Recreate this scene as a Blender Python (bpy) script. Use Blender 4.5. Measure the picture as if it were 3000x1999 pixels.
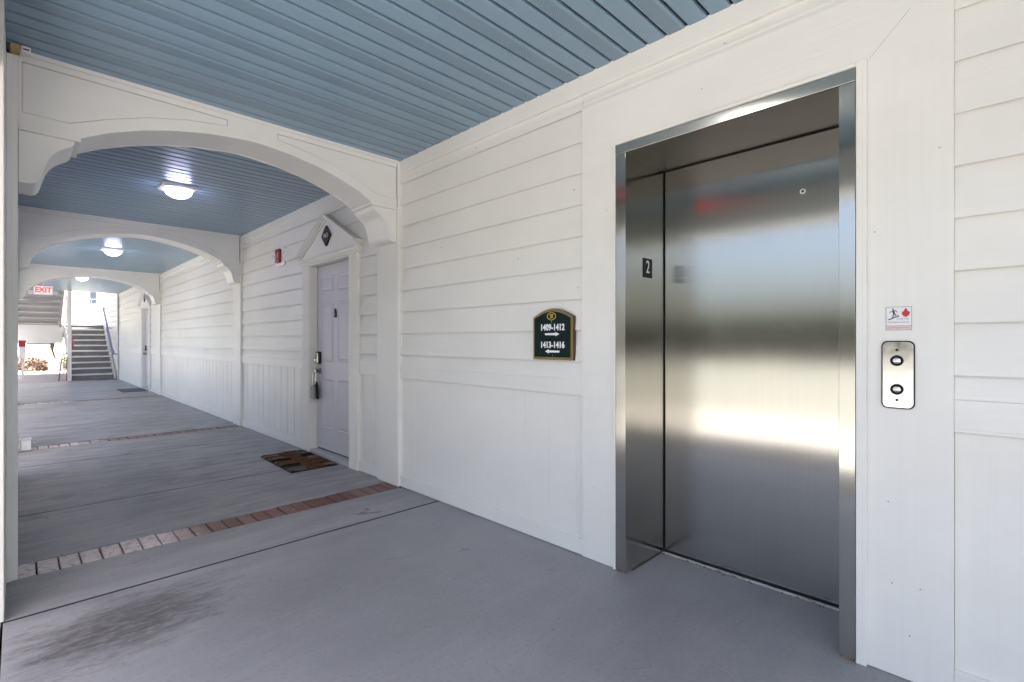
import bpy, bmesh, math, random
from mathutils import Vector
random.seed(7)
R = math.radians
SC = bpy.context.scene
for o in list(bpy.data.objects):
    bpy.data.objects.remove(o, do_unlink=True)

# ------------------------------------------------------------------ camera, sky, sun, exposure
PSI = 0.7834
cam = bpy.data.cameras.new('camera')
cam.sensor_width = 36.0
cam.lens = 17.437
cam.clip_start = 0.02
cam.clip_end = 2000
camo = bpy.data.objects.new('camera', cam)
camo.location = (0, 0, 1.2)
camo.rotation_euler = (R(90), 0, -PSI)
SC.collection.objects.link(camo)
SC.camera = camo

SUN = Vector((-0.10, -0.45, 0.88)).normalized()      # towards the sun
world = bpy.data.worlds.new('World')
SC.world = world
world.use_nodes = True
wn = world.node_tree
wn.nodes.clear()
sky = wn.nodes.new('ShaderNodeTexSky')
sky.sky_type = 'NISHITA'
sky.sun_disc = False
sky.sun_elevation = math.asin(SUN.z)
sky.sun_rotation = math.atan2(SUN.x, SUN.y)
sky.air_density = 0.8
sky.dust_density = 6.0
sky.ozone_density = 1.0
bg = wn.nodes.new('ShaderNodeBackground')
bg.inputs['Strength'].default_value = 0.10
wo = wn.nodes.new('ShaderNodeOutputWorld')
wn.links.new(sky.outputs[0], bg.inputs[0])
wn.links.new(bg.outputs[0], wo.inputs[0])

sl = bpy.data.lights.new('sun', 'SUN')
sl.energy = 4.2
sl.angle = R(0.5)
sl.color = (1.0, 0.965, 0.91)
so = bpy.data.objects.new('sun', sl)
so.rotation_euler = (-SUN).to_track_quat('-Z', 'Y').to_euler()
SC.collection.objects.link(so)

SC.view_settings.view_transform = 'Standard'
SC.view_settings.look = 'None'
SC.view_settings.gamma = 1.0
SC.view_settings.exposure = 2.64
LAMP = 5.5            # emission of the lit ceiling lamps

# ------------------------------------------------------------------ materials
def new_mat(name):
    m = bpy.data.materials.new(name)
    m.use_nodes = True
    nt = m.node_tree
    b = nt.nodes['Principled BSDF']
    return m, nt, b

def N(nt, t, **kw):
    n = nt.nodes.new(t)
    for k, v in kw.items():
        if k in n.inputs.keys():
            n.inputs[k].default_value = v
        else:
            setattr(n, k, v)
    return n

def coords(nt, scale, rot=(0, 0, 0), loc=(0, 0, 0)):
    tc = N(nt, 'ShaderNodeTexCoord')
    mp = N(nt, 'ShaderNodeMapping')
    mp.inputs['Scale'].default_value = scale
    mp.inputs['Rotation'].default_value = rot
    mp.inputs['Location'].default_value = loc
    nt.links.new(tc.outputs['Object'], mp.inputs['Vector'])
    return mp.outputs['Vector']

def ramp(nt, fac, stops):
    r = N(nt, 'ShaderNodeValToRGB')
    e = r.color_ramp.elements
    while len(e) < len(stops):
        e.new(0.5)
    for i, (p, c) in enumerate(stops):
        e[i].position = p
        e[i].color = c if len(c) == 4 else (*c, 1)
    nt.links.new(fac, r.inputs['Fac'])
    return r.outputs['Color']

def mixc(nt, fac, a, b, mode='MIX'):
    m = N(nt, 'ShaderNodeMix', data_type='RGBA', blend_type=mode)
    for s, v in ((m.inputs[0], fac), (m.inputs[6], a), (m.inputs[7], b)):
        if hasattr(v, 'default_value') or hasattr(v, 'is_linked'):
            nt.links.new(v, s)
        elif isinstance(v, (int, float)):
            s.default_value = v
        else:
            s.default_value = (*v, 1) if len(v) == 3 else v
    return m.outputs[2]

def math_n(nt, op, a, b=0.0, clamp=False):
    m = N(nt, 'ShaderNodeMath', operation=op, use_clamp=clamp)
    for s, v in ((m.inputs[0], a), (m.inputs[1], b)):
        if isinstance(v, (int, float)):
            s.default_value = v
        else:
            nt.links.new(v, s)
    return m.outputs[0]

def bump(nt, b, h, strength=0.1, dist=0.01, nrm=None):
    bn = N(nt, 'ShaderNodeBump', Strength=strength, Distance=dist)
    nt.links.new(h, bn.inputs['Height'])
    if nrm is not None:
        nt.links.new(nrm, bn.inputs['Normal'])
    nt.links.new(bn.outputs['Normal'], b.inputs['Normal'])
    return bn.outputs['Normal']

def simple(name, col, rough=0.5, metal=0.0, var=0.06, scale=8.0, bs=0.05, spec=0.5):
    m, nt, b = new_mat(name)
    v = coords(nt, (scale,) * 3)
    n = N(nt, 'ShaderNodeTexNoise', Scale=1.0, Detail=5.0, Roughness=0.6)
    nt.links.new(v, n.inputs['Vector'])
    lo = tuple(max(0, c * (1 - var)) for c in col)
    hi = tuple(min(1, c * (1 + var)) for c in col)
    c = ramp(nt, n.outputs['Fac'], [(0.3, lo), (0.7, hi)])
    nt.links.new(c, b.inputs['Base Color'])
    b.inputs['Roughness'].default_value = rough
    b.inputs['Metallic'].default_value = metal
    b.inputs['Specular IOR Level'].default_value = spec
    if bs:
        n2 = N(nt, 'ShaderNodeTexNoise', Scale=9.0, Detail=3.0)
        nt.links.new(v, n2.inputs['Vector'])
        bump(nt, b, n2.outputs['Fac'], bs, 0.004)
    return m

def painted_wood(name, col, grain, rough=0.42, strength=0.35, spec=0.4):
    """white paint over embossed wood grain; grain = mapping scale (small along the board)"""
    m, nt, b = new_mat(name)
    v = coords(nt, grain)
    n = N(nt, 'ShaderNodeTexNoise', Scale=1.0, Detail=5.0, Roughness=0.55, Distortion=0.6)
    nt.links.new(v, n.inputs['Vector'])
    v2 = coords(nt, (1.3, 0.9, 1.7))
    n2 = N(nt, 'ShaderNodeTexNoise', Scale=1.0, Detail=6.0, Roughness=0.6)
    nt.links.new(v2, n2.inputs['Vector'])
    c1 = ramp(nt, n2.outputs['Fac'], [(0.3, tuple(c * 0.93 for c in col)), (0.7, tuple(min(1, c * 1.03) for c in col))])
    # scattered scuffs and specks
    v3 = coords(nt, (9, 7, 6))
    n3 = N(nt, 'ShaderNodeTexNoise', Scale=2.0, Detail=7.0, Roughness=0.75)
    nt.links.new(v3, n3.inputs['Vector'])
    f3 = ramp(nt, n3.outputs['Fac'], [(0.70, (0, 0, 0)), (0.76, (0.35, 0.35, 0.35))])
    c2 = mixc(nt, f3, c1, (col[0] * 0.6, col[1] * 0.6, col[2] * 0.57))
    fg = ramp(nt, n.outputs['Fac'], [(0.3, (0.045, 0.045, 0.045)), (0.5, (0, 0, 0))])
    c3 = mixc(nt, fg, c2, (col[0] * 0.55, col[1] * 0.55, col[2] * 0.54))
    nt.links.new(c3, b.inputs['Base Color'])
    b.inputs['Roughness'].default_value = rough
    b.inputs['Specular IOR Level'].default_value = spec
    bump(nt, b, n.outputs['Fac'], strength, 0.002)
    return m

WHITE = (0.81, 0.802, 0.762)
M = {}
M['siding'] = painted_wood('siding_paint', WHITE, (70, 2.2, 85), strength=0.30)
M['trim'] = painted_wood('trim_paint', WHITE, (60, 60, 2.0), strength=0.12)
M['beam'] = painted_wood('beam_paint', (0.81, 0.805, 0.78), (6, 6, 9), strength=0.10)
M['board'] = painted_wood('wainscot_paint', WHITE, (70, 75, 1.6), strength=0.36)
M['weather'] = painted_wood('weathered_paint', (0.82, 0.82, 0.80), (70, 60, 1.8), strength=0.6)
M['doorpaint'] = painted_wood('door_paint', (0.61, 0.60, 0.645), (10, 10, 10), strength=0.05, rough=0.38)
M['black'] = simple('black_enamel', (0.008, 0.008, 0.009), 0.45, bs=0.02, spec=0.25)
M['gap'] = simple('dark_gap', (0.02, 0.019, 0.018), 0.9, bs=0)
M['crack'] = simple('caulk_crack', (0.30, 0.29, 0.27), 0.9, bs=0)
M['whiteplastic'] = simple('white_plastic', (0.82, 0.81, 0.80), 0.32, bs=0.02, var=0.03)
M['red'] = simple('red_plastic', (0.27, 0.006, 0.014), 0.35, bs=0.02)
M['clear'] = simple('strobe_lens', (0.75, 0.77, 0.80), 0.08, bs=0.0)
M['tan'] = simple('raw_wood', (0.46, 0.34, 0.17), 0.8, var=0.25, scale=40)
M['green'] = simple('sign_green', (0.003, 0.016, 0.013), 0.35, bs=0.02, spec=0.25)
M['gold'] = simple('sign_gold', (0.44, 0.30, 0.12), 0.38, metal=0.25, bs=0.02)
M['signbrown'] = simple('sign_edge', (0.06, 0.038, 0.022), 0.4, bs=0.02)
M['letter'] = simple('sign_letters', (0.86, 0.87, 0.90), 0.45, bs=0)
M['emblem'] = simple('emblem_yellow', (0.58, 0.43, 0.06), 0.4, bs=0)
M['paper'] = simple('label_paper', (0.78, 0.79, 0.80), 0.4, var=0.03, bs=0)
M['ink'] = simple('label_ink', (0.035, 0.035, 0.033), 0.6, bs=0)
M['greyink'] = simple('label_grey_ink', (0.22, 0.22, 0.24), 0.6, bs=0)
M['redink'] = simple('label_red_ink', (0.50, 0.035, 0.03), 0.5, bs=0)
M['pinkband'] = simple('label_pink_band', (0.74, 0.62, 0.62), 0.5, bs=0)
M['brass'] = simple('door_brass', (0.30, 0.26, 0.20), 0.28, metal=1.0, bs=0.02)
M['nickel'] = simple('nickel', (0.62, 0.60, 0.57), 0.22, metal=1.0, bs=0.02)
M['darkmetal'] = simple('dark_metal', (0.05, 0.047, 0.044), 0.38, metal=0.6, bs=0.03)
M['greybox'] = simple('lockbox_grey', (0.23, 0.235, 0.225), 0.5, bs=0.05)
M['railpaint'] = simple('rail_paint', (0.16, 0.17, 0.30), 0.45)
M['maroon'] = simple('rail_maroon', (0.30, 0.05, 0.08), 0.45)
M['tread'] = simple('stair_concrete', (0.38, 0.38, 0.39), 0.7, var=0.12, scale=5)
M['riser'] = simple('stair_riser', (0.19, 0.187, 0.19), 0.75, var=0.15, scale=5)
M['nosing'] = simple('stair_nosing', (0.6, 0.6, 0.6), 0.55, var=0.1)
M['underside'] = simple('flight_underside', (0.34, 0.33, 0.35), 0.8, var=0.1, scale=3)
M['cream'] = simple('cream_stucco', (0.60, 0.60, 0.50), 0.85, var=0.05, scale=2)
M['palegreen'] = simple('pale_siding', (0.80, 0.82, 0.70), 0.7, var=0.05, scale=2)
M['roofing'] = simple('roof_shingle', (0.16, 0.14, 0.13), 0.9, var=0.25, scale=6)
M['glass'] = simple('window_glass', (0.05, 0.065, 0.08), 0.08, bs=0, spec=0.7)
M['pavers'] = simple('pale_pavers', (0.31, 0.285, 0.27), 0.85, var=0.12, scale=3)
M['lot'] = simple('pale_concrete_lot', (0.175, 0.175, 0.155), 0.9, var=0.10, scale=0.8, bs=0.1)
M['walkway'] = simple('walkway_concrete', (0.20, 0.20, 0.20), 0.8, var=0.15, scale=5, bs=0.1)
M['kerbstone'] = simple('kerb_concrete', (0.36, 0.355, 0.34), 0.8, var=0.1, scale=5, bs=0.1)
M['bark'] = simple('bark', (0.11, 0.085, 0.06), 0.95, var=0.35, scale=25, bs=0.4)
M['rock'] = simple('garden_stone', (0.36, 0.33, 0.30), 0.9, var=0.3, scale=12, bs=0.3)
M['mulch'] = simple('mulch', (0.16, 0.12, 0.10), 0.95, var=0.4, scale=20, bs=0.4)
M['pipe'] = simple('conduit_paint', (0.50, 0.49, 0.50), 0.5)

def leafmat(name, col):
    m, nt, b = new_mat(name)
    g = N(nt, 'ShaderNodeNewGeometry')
    c = ramp(nt, g.outputs['Random Per Island'], [(0.0, tuple(x * 0.55 for x in col)), (0.6, col), (1.0, tuple(min(1, x * 1.6) for x in col))])
    nt.links.new(c, b.inputs['Base Color'])
    b.inputs['Roughness'].default_value = 0.6
    b.inputs['Transmission Weight'].default_value = 0.0
    return m
M['leaf'] = leafmat('foliage', (0.055, 0.10, 0.028))
M['leafdark'] = leafmat('hedge_foliage', (0.035, 0.06, 0.022))
M['leafpale'] = leafmat('pale_foliage', (0.12, 0.16, 0.05))
M['leafrust'] = leafmat('rusty_foliage', (0.20, 0.13, 0.10))

# painted concrete floor
def floor_mat():
    m, nt, b = new_mat('floor_paint')
    v = coords(nt, (1.5, 8.5, 1.0))
    n = N(nt, 'ShaderNodeTexNoise', Scale=1.0, Detail=7.0, Roughness=0.62, Distortion=0.5)
    nt.links.new(v, n.inputs['Vector'])
    v2 = coords(nt, (0.9, 0.7, 1.0))
    n2 = N(nt, 'ShaderNodeTexNoise', Scale=1.0, Detail=5.0, Roughness=0.55)
    nt.links.new(v2, n2.inputs['Vector'])
    base = ramp(nt, n2.outputs['Fac'], [(0.36, (0.245, 0.243, 0.264)), (0.52, (0.285, 0.283, 0.306)), (0.75, (0.318, 0.313, 0.328))])
    # brushed streaks of dirt run across the walk
    st = ramp(nt, n.outputs['Fac'], [(0.34, (0.46, 0.45, 0.45)), (0.50, (1.0, 1.0, 1.0)), (0.66, (1.55, 1.5, 1.4))])
    # weathering grows down the corridor, out of the lobby
    sp = N(nt, 'ShaderNodeSeparateXYZ')
    tc = N(nt, 'ShaderNodeTexCoord')
    nt.links.new(tc.outputs['Object'], sp.inputs[0])
    wy = N(nt, 'ShaderNodeMapRange')
    wy.inputs['From Min'].default_value = 2.6
    wy.inputs['From Max'].default_value = 5.0
    wy.inputs['To Min'].default_value = 0.12
    wy.inputs['To Max'].default_value = 0.9
    nt.links.new(sp.outputs[1], wy.inputs['Value'])
    col = mixc(nt, wy.outputs[0], base, mixc(nt, 1.0, base, st, 'MULTIPLY'))
    worn = mixc(nt, 1.0, base, (1.28, 1.22, 1.12), 'MULTIPLY')
    wf = ramp(nt, n.outputs['Fac'], [(0.5, (0, 0, 0)), (0.66, (0.75, 0.75, 0.75))])
    wf2 = mixc(nt, 1.0, wf, wy.outputs[0], 'MULTIPLY')
    col = mixc(nt, wf2, col, worn)
    # greasy stain near the left column
    def blob(cx, cy, rx, ry, k=0.55, rot=0.0):
        vv = N(nt, 'ShaderNodeMapping', vector_type='TEXTURE')
        vv.inputs['Location'].default_value = (cx, cy, 0)
        vv.inputs['Rotation'].default_value = (0, 0, rot)
        vv.inputs['Scale'].default_value = (rx, ry, 1)
        nt.links.new(tc.outputs['Object'], vv.inputs['Vector'])
        ln = N(nt, 'ShaderNodeVectorMath', operation='LENGTH')
        nt.links.new(vv.outputs[0], ln.inputs[0])
        nn = N(nt, 'ShaderNodeTexNoise', Scale=1.0, Detail=10.0, Roughness=0.78, Distortion=0.25)
        nt.links.new(coords(nt, (6.0, 19.0, 1), (0, 0, 0.25)), nn.inputs['Vector'])
        a = math_n(nt, 'MULTIPLY', math_n(nt, 'SUBTRACT', nn.outputs['Fac'], 0.5), 2.4)
        d = math_n(nt, 'ADD', ln.outputs['Value'], a)
        mr = N(nt, 'ShaderNodeMapRange', interpolation_type='SMOOTHSTEP')
        mr.inputs['From Min'].default_value = 1.15
        mr.inputs['From Max'].default_value = 0.25
        mr.inputs['To Max'].default_value = k
        nt.links.new(d, mr.inputs['Value'])
        nf = N(nt, 'ShaderNodeTexNoise', Scale=1.0, Detail=6.0, Roughness=0.75)
        nt.links.new(coords(nt, (16, 46, 1), (0, 0, 0.25)), nf.inputs['Vector'])
        return math_n(nt, 'MULTIPLY', mr.outputs[0], ramp(nt, nf.outputs['Fac'], [(0.34, (0.30, 0.30, 0.30)), (0.54, (1, 1, 1))]))
    col = mixc(nt, blob(0.33, 2.66, 0.44, 0.32, 0.88, 0.25), col, (0.070, 0.062, 0.054))
    col = mixc(nt, blob(0.78, 2.40, 0.40, 0.35, 0.25), col, (0.10, 0.10, 0.095))
    col = mixc(nt, blob(0.24, 5.15, 0.10, 0.13, 0.5), col, (0.06, 0.05, 0.045))
    # pale trail where things are wheeled along
    dx = math_n(nt, 'ABSOLUTE', math_n(nt, 'SUBTRACT', sp.outputs[0], 0.46))
    mr = N(nt, 'ShaderNodeMapRange', interpolation_type='SMOOTHSTEP')
    mr.inputs['From Min'].default_value = 0.05
    mr.inputs['From Max'].default_value = 0.01
    mr.inputs['To Max'].default_value = 0.30
    nt.links.new(dx, mr.inputs['Value'])
    gate = N(nt, 'ShaderNodeMapRange')
    gate.inputs['From Min'].default_value = 3.7
    gate.inputs['From Max'].default_value = 3.9
    nt.links.new(sp.outputs[1], gate.inputs['Value'])
    tf = math_n(nt, 'MULTIPLY', mr.outputs[0], math_n(nt, 'MULTIPLY', gate.outputs[0], n2.outputs['Fac']))
    col = mixc(nt, tf, col, (0.36, 0.35, 0.34))
    # warm patches of worn, dusty concrete down the walk
    n6 = N(nt, 'ShaderNodeTexNoise', Scale=1.0, Detail=8.0, Roughness=0.7, Distortion=0.4)
    nt.links.new(coords(nt, (2.2, 3.4, 1.0)), n6.inputs['Vector'])
    pf = ramp(nt, n6.outputs['Fac'], [(0.50, (0, 0, 0)), (0.66, (0.85, 0.85, 0.85))])
    pf = mixc(nt, 1.0, pf, wy.outputs[0], 'MULTIPLY')
    col = mixc(nt, pf, col, (0.38, 0.36, 0.335))
    pd = ramp(nt, n6.outputs['Fac'], [(0.34, (0.7, 0.7, 0.7)), (0.46, (0, 0, 0))])
    pd = mixc(nt, 1.0, pd, wy.outputs[0], 'MULTIPLY')
    col = mixc(nt, pd, col, (0.13, 0.125, 0.135))
    # hairline scuffs
    n7 = N(nt, 'ShaderNodeTexNoise', Scale=1.0, Detail=1.5, Distortion=0.8)
    nt.links.new(coords(nt, (1.9, 3.0, 1.0), (0, 0, 0.6)), n7.inputs['Vector'])
    ln_ = math_n(nt, 'LESS_THAN', math_n(nt, 'ABSOLUTE', math_n(nt, 'SUBTRACT', n7.outputs['Fac'], 0.5)), 0.0022)
    gt_ = ramp(nt, n6.outputs['Fac'], [(0.54, (0, 0, 0)), (0.60, (0.6, 0.6, 0.6))])
    col = mixc(nt, math_n(nt, 'MULTIPLY', ln_, gt_), col, (0.08, 0.08, 0.085))
    # fine specks
    v4 = coords(nt, (60, 60, 60))
    n4 = N(nt, 'ShaderNodeTexNoise', Scale=1.0, Detail=2.0)
    nt.links.new(v4, n4.inputs['Vector'])
    sp4 = ramp(nt, n4.outputs['Fac'], [(0.30, (0.80, 0.80, 0.80)), (0.42, (1, 1, 1)), (0.62, (1, 1, 1)), (0.75, (1.18, 1.18, 1.18))])
    col = mixc(nt, 0.8, col, sp4, 'MULTIPLY')
    nt.links.new(col, b.inputs['Base Color'])
    rr = ramp(nt, n.outputs['Fac'], [(0.3, (0.36, 0.36, 0.36)), (0.7, (0.55, 0.55, 0.55))])
    nt.links.new(rr, b.inputs['Roughness'])
    b.inputs['Specular IOR Level'].default_value = 0.45
    nb = bump(nt, b, n4.outputs['Fac'], 0.18, 0.0015)
    bump(nt, b, n.outputs['Fac'], 0.25, 0.006, nb)
    return m
M['floor'] = floor_mat()

def brick_mat():
    m, nt, b = new_mat('clay_brick')
    oi = N(nt, 'ShaderNodeObjectInfo')
    base = ramp(nt, oi.outputs['Random'], [(0.0, (0.13, 0.045, 0.032)), (0.35, (0.20, 0.082, 0.060)), (0.7, (0.20, 0.110, 0.088)), (1.0, (0.17, 0.060, 0.042))])
    v = coords(nt, (26, 26, 26))
    n = N(nt, 'ShaderNodeTexNoise', Scale=1.0, Detail=8.0, Roughness=0.75, Distortion=0.8)
    nt.links.new(v, n.inputs['Vector'])
    c = mixc(nt, 0.85, base, ramp(nt, n.outputs['Fac'], [(0.3, (0.6, 0.58, 0.55)), (0.7, (1.35, 1.35, 1.35))]), 'MULTIPLY')
    # pale glare from the open left side, painted into the brick colour
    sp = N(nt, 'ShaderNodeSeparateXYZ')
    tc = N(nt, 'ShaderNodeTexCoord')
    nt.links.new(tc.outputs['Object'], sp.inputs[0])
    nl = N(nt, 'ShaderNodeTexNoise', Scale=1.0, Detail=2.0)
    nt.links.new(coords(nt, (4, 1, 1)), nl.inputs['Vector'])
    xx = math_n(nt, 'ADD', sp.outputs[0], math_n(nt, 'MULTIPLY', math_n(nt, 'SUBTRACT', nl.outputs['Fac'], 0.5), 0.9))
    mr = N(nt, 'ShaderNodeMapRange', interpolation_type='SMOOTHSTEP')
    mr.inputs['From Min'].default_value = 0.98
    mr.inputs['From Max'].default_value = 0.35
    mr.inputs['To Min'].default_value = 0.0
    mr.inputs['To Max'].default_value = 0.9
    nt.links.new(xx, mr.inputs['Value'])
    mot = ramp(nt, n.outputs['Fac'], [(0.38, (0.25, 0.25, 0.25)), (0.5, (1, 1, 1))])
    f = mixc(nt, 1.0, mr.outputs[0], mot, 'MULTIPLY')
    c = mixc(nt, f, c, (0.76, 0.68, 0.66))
    nt.links.new(c, b.inputs['Base Color'])
    b.inputs['Roughness'].default_value = 0.42
    bump(nt, b, n.outputs['Fac'], 0.5, 0.006)
    return m
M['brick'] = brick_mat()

def steel_mat():
    m, nt, b = new_mat('brushed_steel')
    b.inputs['Metallic'].default_value = 1.0
    v = coords(nt, (420, 420, 2.0))
    n = N(nt, 'ShaderNodeTexNoise', Scale=1.0, Detail=3.0, Roughness=0.6)
    nt.links.new(v, n.inputs['Vector'])
    v2 = coords(nt, (1.2, 1.2, 2.2))
    n2 = N(nt, 'ShaderNodeTexNoise', Scale=1.0, Detail=5.0, Roughness=0.6)
    nt.links.new(v2, n2.inputs['Vector'])
    c = ramp(nt, n.outputs['Fac'], [(0.25, (0.415, 0.412, 0.385)), (0.75, (0.465, 0.460, 0.430))])
    nt.links.new(c, b.inputs['Base Color'])
    r = ramp(nt, n2.outputs['Fac'], [(0.3, (0.15, 0.15, 0.15)), (0.7, (0.19, 0.19, 0.19))])
    nt.links.new(r, b.inputs['Roughness'])
    b.inputs['Anisotropic'].default_value = 0.93
    tg = N(nt, 'ShaderNodeTangent', direction_type='UV_MAP')
    nt.links.new(tg.outputs[0], b.inputs['Tangent'])
    nb = bump(nt, b, n.outputs['Fac'], 0.03, 0.0005)
    # rolled sheet is never quite flat
    n3 = N(nt, 'ShaderNodeTexNoise', Scale=1.0, Detail=1.0)
    nt.links.new(coords(nt, (1.6, 1.6, 1.1)), n3.inputs['Vector'])
    bump(nt, b, n3.outputs['Fac'], 0.05, 0.03, nb)
    return m
M['steel'] = steel_mat()
M['darksteel'] = simple('dark_soffit_steel', (0.085, 0.08, 0.072), 0.42, metal=0.7, bs=0.01, var=0.08)

def polished():
    m, nt, b = new_mat('polished_steel')
    b.inputs['Metallic'].default_value = 1.0
    b.inputs['Base Color'].default_value = (0.70, 0.69, 0.67, 1)
    n = N(nt, 'ShaderNodeTexNoise', Scale=1.0, Detail=4.0)
    nt.links.new(coords(nt, (30, 30, 30)), n.inputs['Vector'])
    nt.links.new(ramp(nt, n.outputs['Fac'], [(0.3, (0.10, 0.10, 0.10)), (0.7, (0.18, 0.18, 0.18))]), b.inputs['Roughness'])
    return m
M['polished'] = polished()
M['scratch'] = simple('scratch_metal', (0.34, 0.34, 0.33), 0.8, bs=0)

def sill_mat():
    m, nt, b = new_mat('worn_sill')
    n = N(nt, 'ShaderNodeTexNoise', Scale=1.0, Detail=7.0, Roughness=0.75)
    nt.links.new(coords(nt, (60, 14, 60)), n.inputs['Vector'])
    c = ramp(nt, n.outputs['Fac'], [(0.36, (0.10, 0.075, 0.05)), (0.44, (0.55, 0.55, 0.53)), (0.6, (0.74, 0.74, 0.72))])
    nt.links.new(c, b.inputs['Base Color'])
    b.inputs['Roughness'].default_value = 0.4
    b.inputs['Metallic'].default_value = 0.4
    return m
M['sill'] = sill_mat()

def ceil_mat(name, vent):
    m, nt, b = new_mat(name)
    n = N(nt, 'ShaderNodeTexNoise', Scale=1.0, Detail=5.0)
    nt.links.new(coords(nt, (1.5, 2.0, 2.0)), n.inputs['Vector'])
    c = ramp(nt, n.outputs['Fac'], [(0.3, (0.218, 0.326, 0.425)), (0.7, (0.240, 0.355, 0.455))])
    if vent:                                    # rows of small punched holes
        tc = N(nt, 'ShaderNodeTexCoord')
        sp = N(nt, 'ShaderNodeSeparateXYZ')
        nt.links.new(tc.outputs['Object'], sp.inputs[0])
        px = 0.011
        def cell(off):
            fx = math_n(nt, 'SUBTRACT', math_n(nt, 'FRACT', math_n(nt, 'ADD', math_n(nt, 'DIVIDE', sp.outputs[0], px), off)), 0.5)
            fy = math_n(nt, 'SUBTRACT', math_n(nt, 'FRACT', math_n(nt, 'ADD', math_n(nt, 'DIVIDE', sp.outputs[1], px), off)), 0.5)
            d = math_n(nt, 'SQRT', math_n(nt, 'ADD', math_n(nt, 'MULTIPLY', fx, fx), math_n(nt, 'MULTIPLY', fy, fy)))
            return math_n(nt, 'LESS_THAN', d, 0.22)
        hole = math_n(nt, 'MAXIMUM', cell(0.0), cell(0.5))
        yy = math_n(nt, 'ABSOLUTE', math_n(nt, 'SUBTRACT', sp.outputs[1], 0.05225))
        hole = math_n(nt, 'MULTIPLY', hole, math_n(nt, 'LESS_THAN', yy, 0.032))
        c = mixc(nt, hole, c, (0.10, 0.145, 0.185))
    nt.links.new(c, b.inputs['Base Color'])
    b.inputs['Roughness'].default_value = 0.30
    b.inputs['Specular IOR Level'].default_value = 0.5
    bump(nt, b, n.outputs['Fac'], 0.08, 0.01)
    return m
M['ceil'] = ceil_mat('soffit_paint', False)
M['vent'] = ceil_mat('soffit_vented', True)

def emit(name, col, st, base=(0.85, 0.85, 0.85)):
    m, nt, b = new_mat(name)
    b.inputs['Base Color'].default_value = (*base, 1)
    b.inputs['Roughness'].default_value = 0.3
    b.inputs['Emission Color'].default_value = (*col, 1)
    b.inputs['Emission Strength'].default_value = st
    return m
M['lamp'] = emit('lit_opal_glass', (0.64, 0.65, 1.0), LAMP)
M['lampwarm'] = emit('lit_opal_glass_warm', (1.0, 0.96, 0.92), LAMP * 0.45)
M['exitface'] = emit('exit_face', (1.0, 0.80, 0.80), 0.08)
M['exitred'] = emit('exit_letters', (1.0, 0.03, 0.04), 0.25, (0.6, 0.02, 0.02))

def mat_mat():
    m, nt, b = new_mat('doormat_weave')
    tc = N(nt, 'ShaderNodeTexCoord')
    sp0 = N(nt, 'ShaderNodeSeparateXYZ')
    nt.links.new(tc.outputs['Object'], sp0.inputs[0])
    n = N(nt, 'ShaderNodeTexNoise', Scale=1.0, Detail=4.0, Roughness=0.7)
    nt.links.new(coords(nt, (9, 30, 1)), n.inputs['Vector'])
    side = math_n(nt, 'MULTIPLY', math_n(nt, 'GREATER_THAN', sp0.outputs[0], 2.0), 5.37)
    yy = math_n(nt, 'ADD', math_n(nt, 'MULTIPLY', math_n(nt, 'ADD', sp0.outputs[1], math_n(nt, 'MULTIPLY', sp0.outputs[0], 0.10)), 15.0), side)
    yy = math_n(nt, 'ADD', yy, math_n(nt, 'MULTIPLY', n.outputs['Fac'], 0.5))
    wn_ = N(nt, 'ShaderNodeTexWhiteNoise', noise_dimensions='1D')
    nt.links.new(math_n(nt, 'FLOOR', yy), wn_.inputs['W'])
    c = ramp(nt, wn_.outputs['Value'], [(0.0, (0.012, 0.010, 0.009)), (0.20, (0.22, 0.15, 0.085)), (0.36, (0.16, 0.055, 0.025)), (0.52, (0.13, 0.135, 0.11)), (0.66, (0.02, 0.016, 0.014)), (0.80, (0.26, 0.19, 0.12)), (0.92, (0.19, 0.075, 0.03))])
    for e_ in c.node.color_ramp.elements: pass
    c.node.color_ramp.interpolation = 'CONSTANT'
    c = mixc(nt, 0.9, c, ramp(nt, n.outputs['Fac'], [(0.3, (0.35, 0.35, 0.35)), (0.7, (1.5, 1.5, 1.5))]), 'MULTIPLY')
    gapf = math_n(nt, 'LESS_THAN', math_n(nt, 'ABSOLUTE', math_n(nt, 'SUBTRACT', math_n(nt, 'FRACT', yy), 0.5)), 0.40)
    c = mixc(nt, gapf, (0.010, 0.008, 0.007), c)
    n2 = N(nt, 'ShaderNodeTexVoronoi', Scale=1.0)
    nt.links.new(coords(nt, (45, 45, 45)), n2.inputs['Vector'])
    c2 = ramp(nt, n2.outputs['Distance'], [(0.2, (0.10, 0.028, 0.012)), (0.5, (0.16, 0.09, 0.045)), (0.8, (0.03, 0.016, 0.01))])
    sp = N(nt, 'ShaderNodeSeparateXYZ')
    nt.links.new(tc.outputs['Object'], sp.inputs[0])
    nw = N(nt, 'ShaderNodeTexNoise', Scale=6.0, Detail=2.0)
    nt.links.new(tc.outputs['Object'], nw.inputs['Vector'])
    ax = math_n(nt, 'ABSOLUTE', math_n(nt, 'ADD', math_n(nt, 'SUBTRACT', sp.outputs[0], 2.0), math_n(nt, 'MULTIPLY', math_n(nt, 'SUBTRACT', nw.outputs['Fac'], 0.5), 0.12)))
    f = math_n(nt, 'LESS_THAN', ax, 0.075)
    c = mixc(nt, f, c, c2)
    nt.links.new(c, b.inputs['Base Color'])
    b.inputs['Roughness'].default_value = 0.95
    b.inputs['Specular IOR Level'].default_value = 0.1
    n5 = N(nt, 'ShaderNodeTexNoise', Scale=90.0, Detail=2.0)
    nt.links.new(tc.outputs['Object'], n5.inputs['Vector'])
    nb = bump(nt, b, n.outputs['Fac'], 0.8, 0.01)
    bump(nt, b, n5.outputs['Fac'], 0.5, 0.004, nb)
    return m
M['doormat'] = mat_mat()
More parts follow.
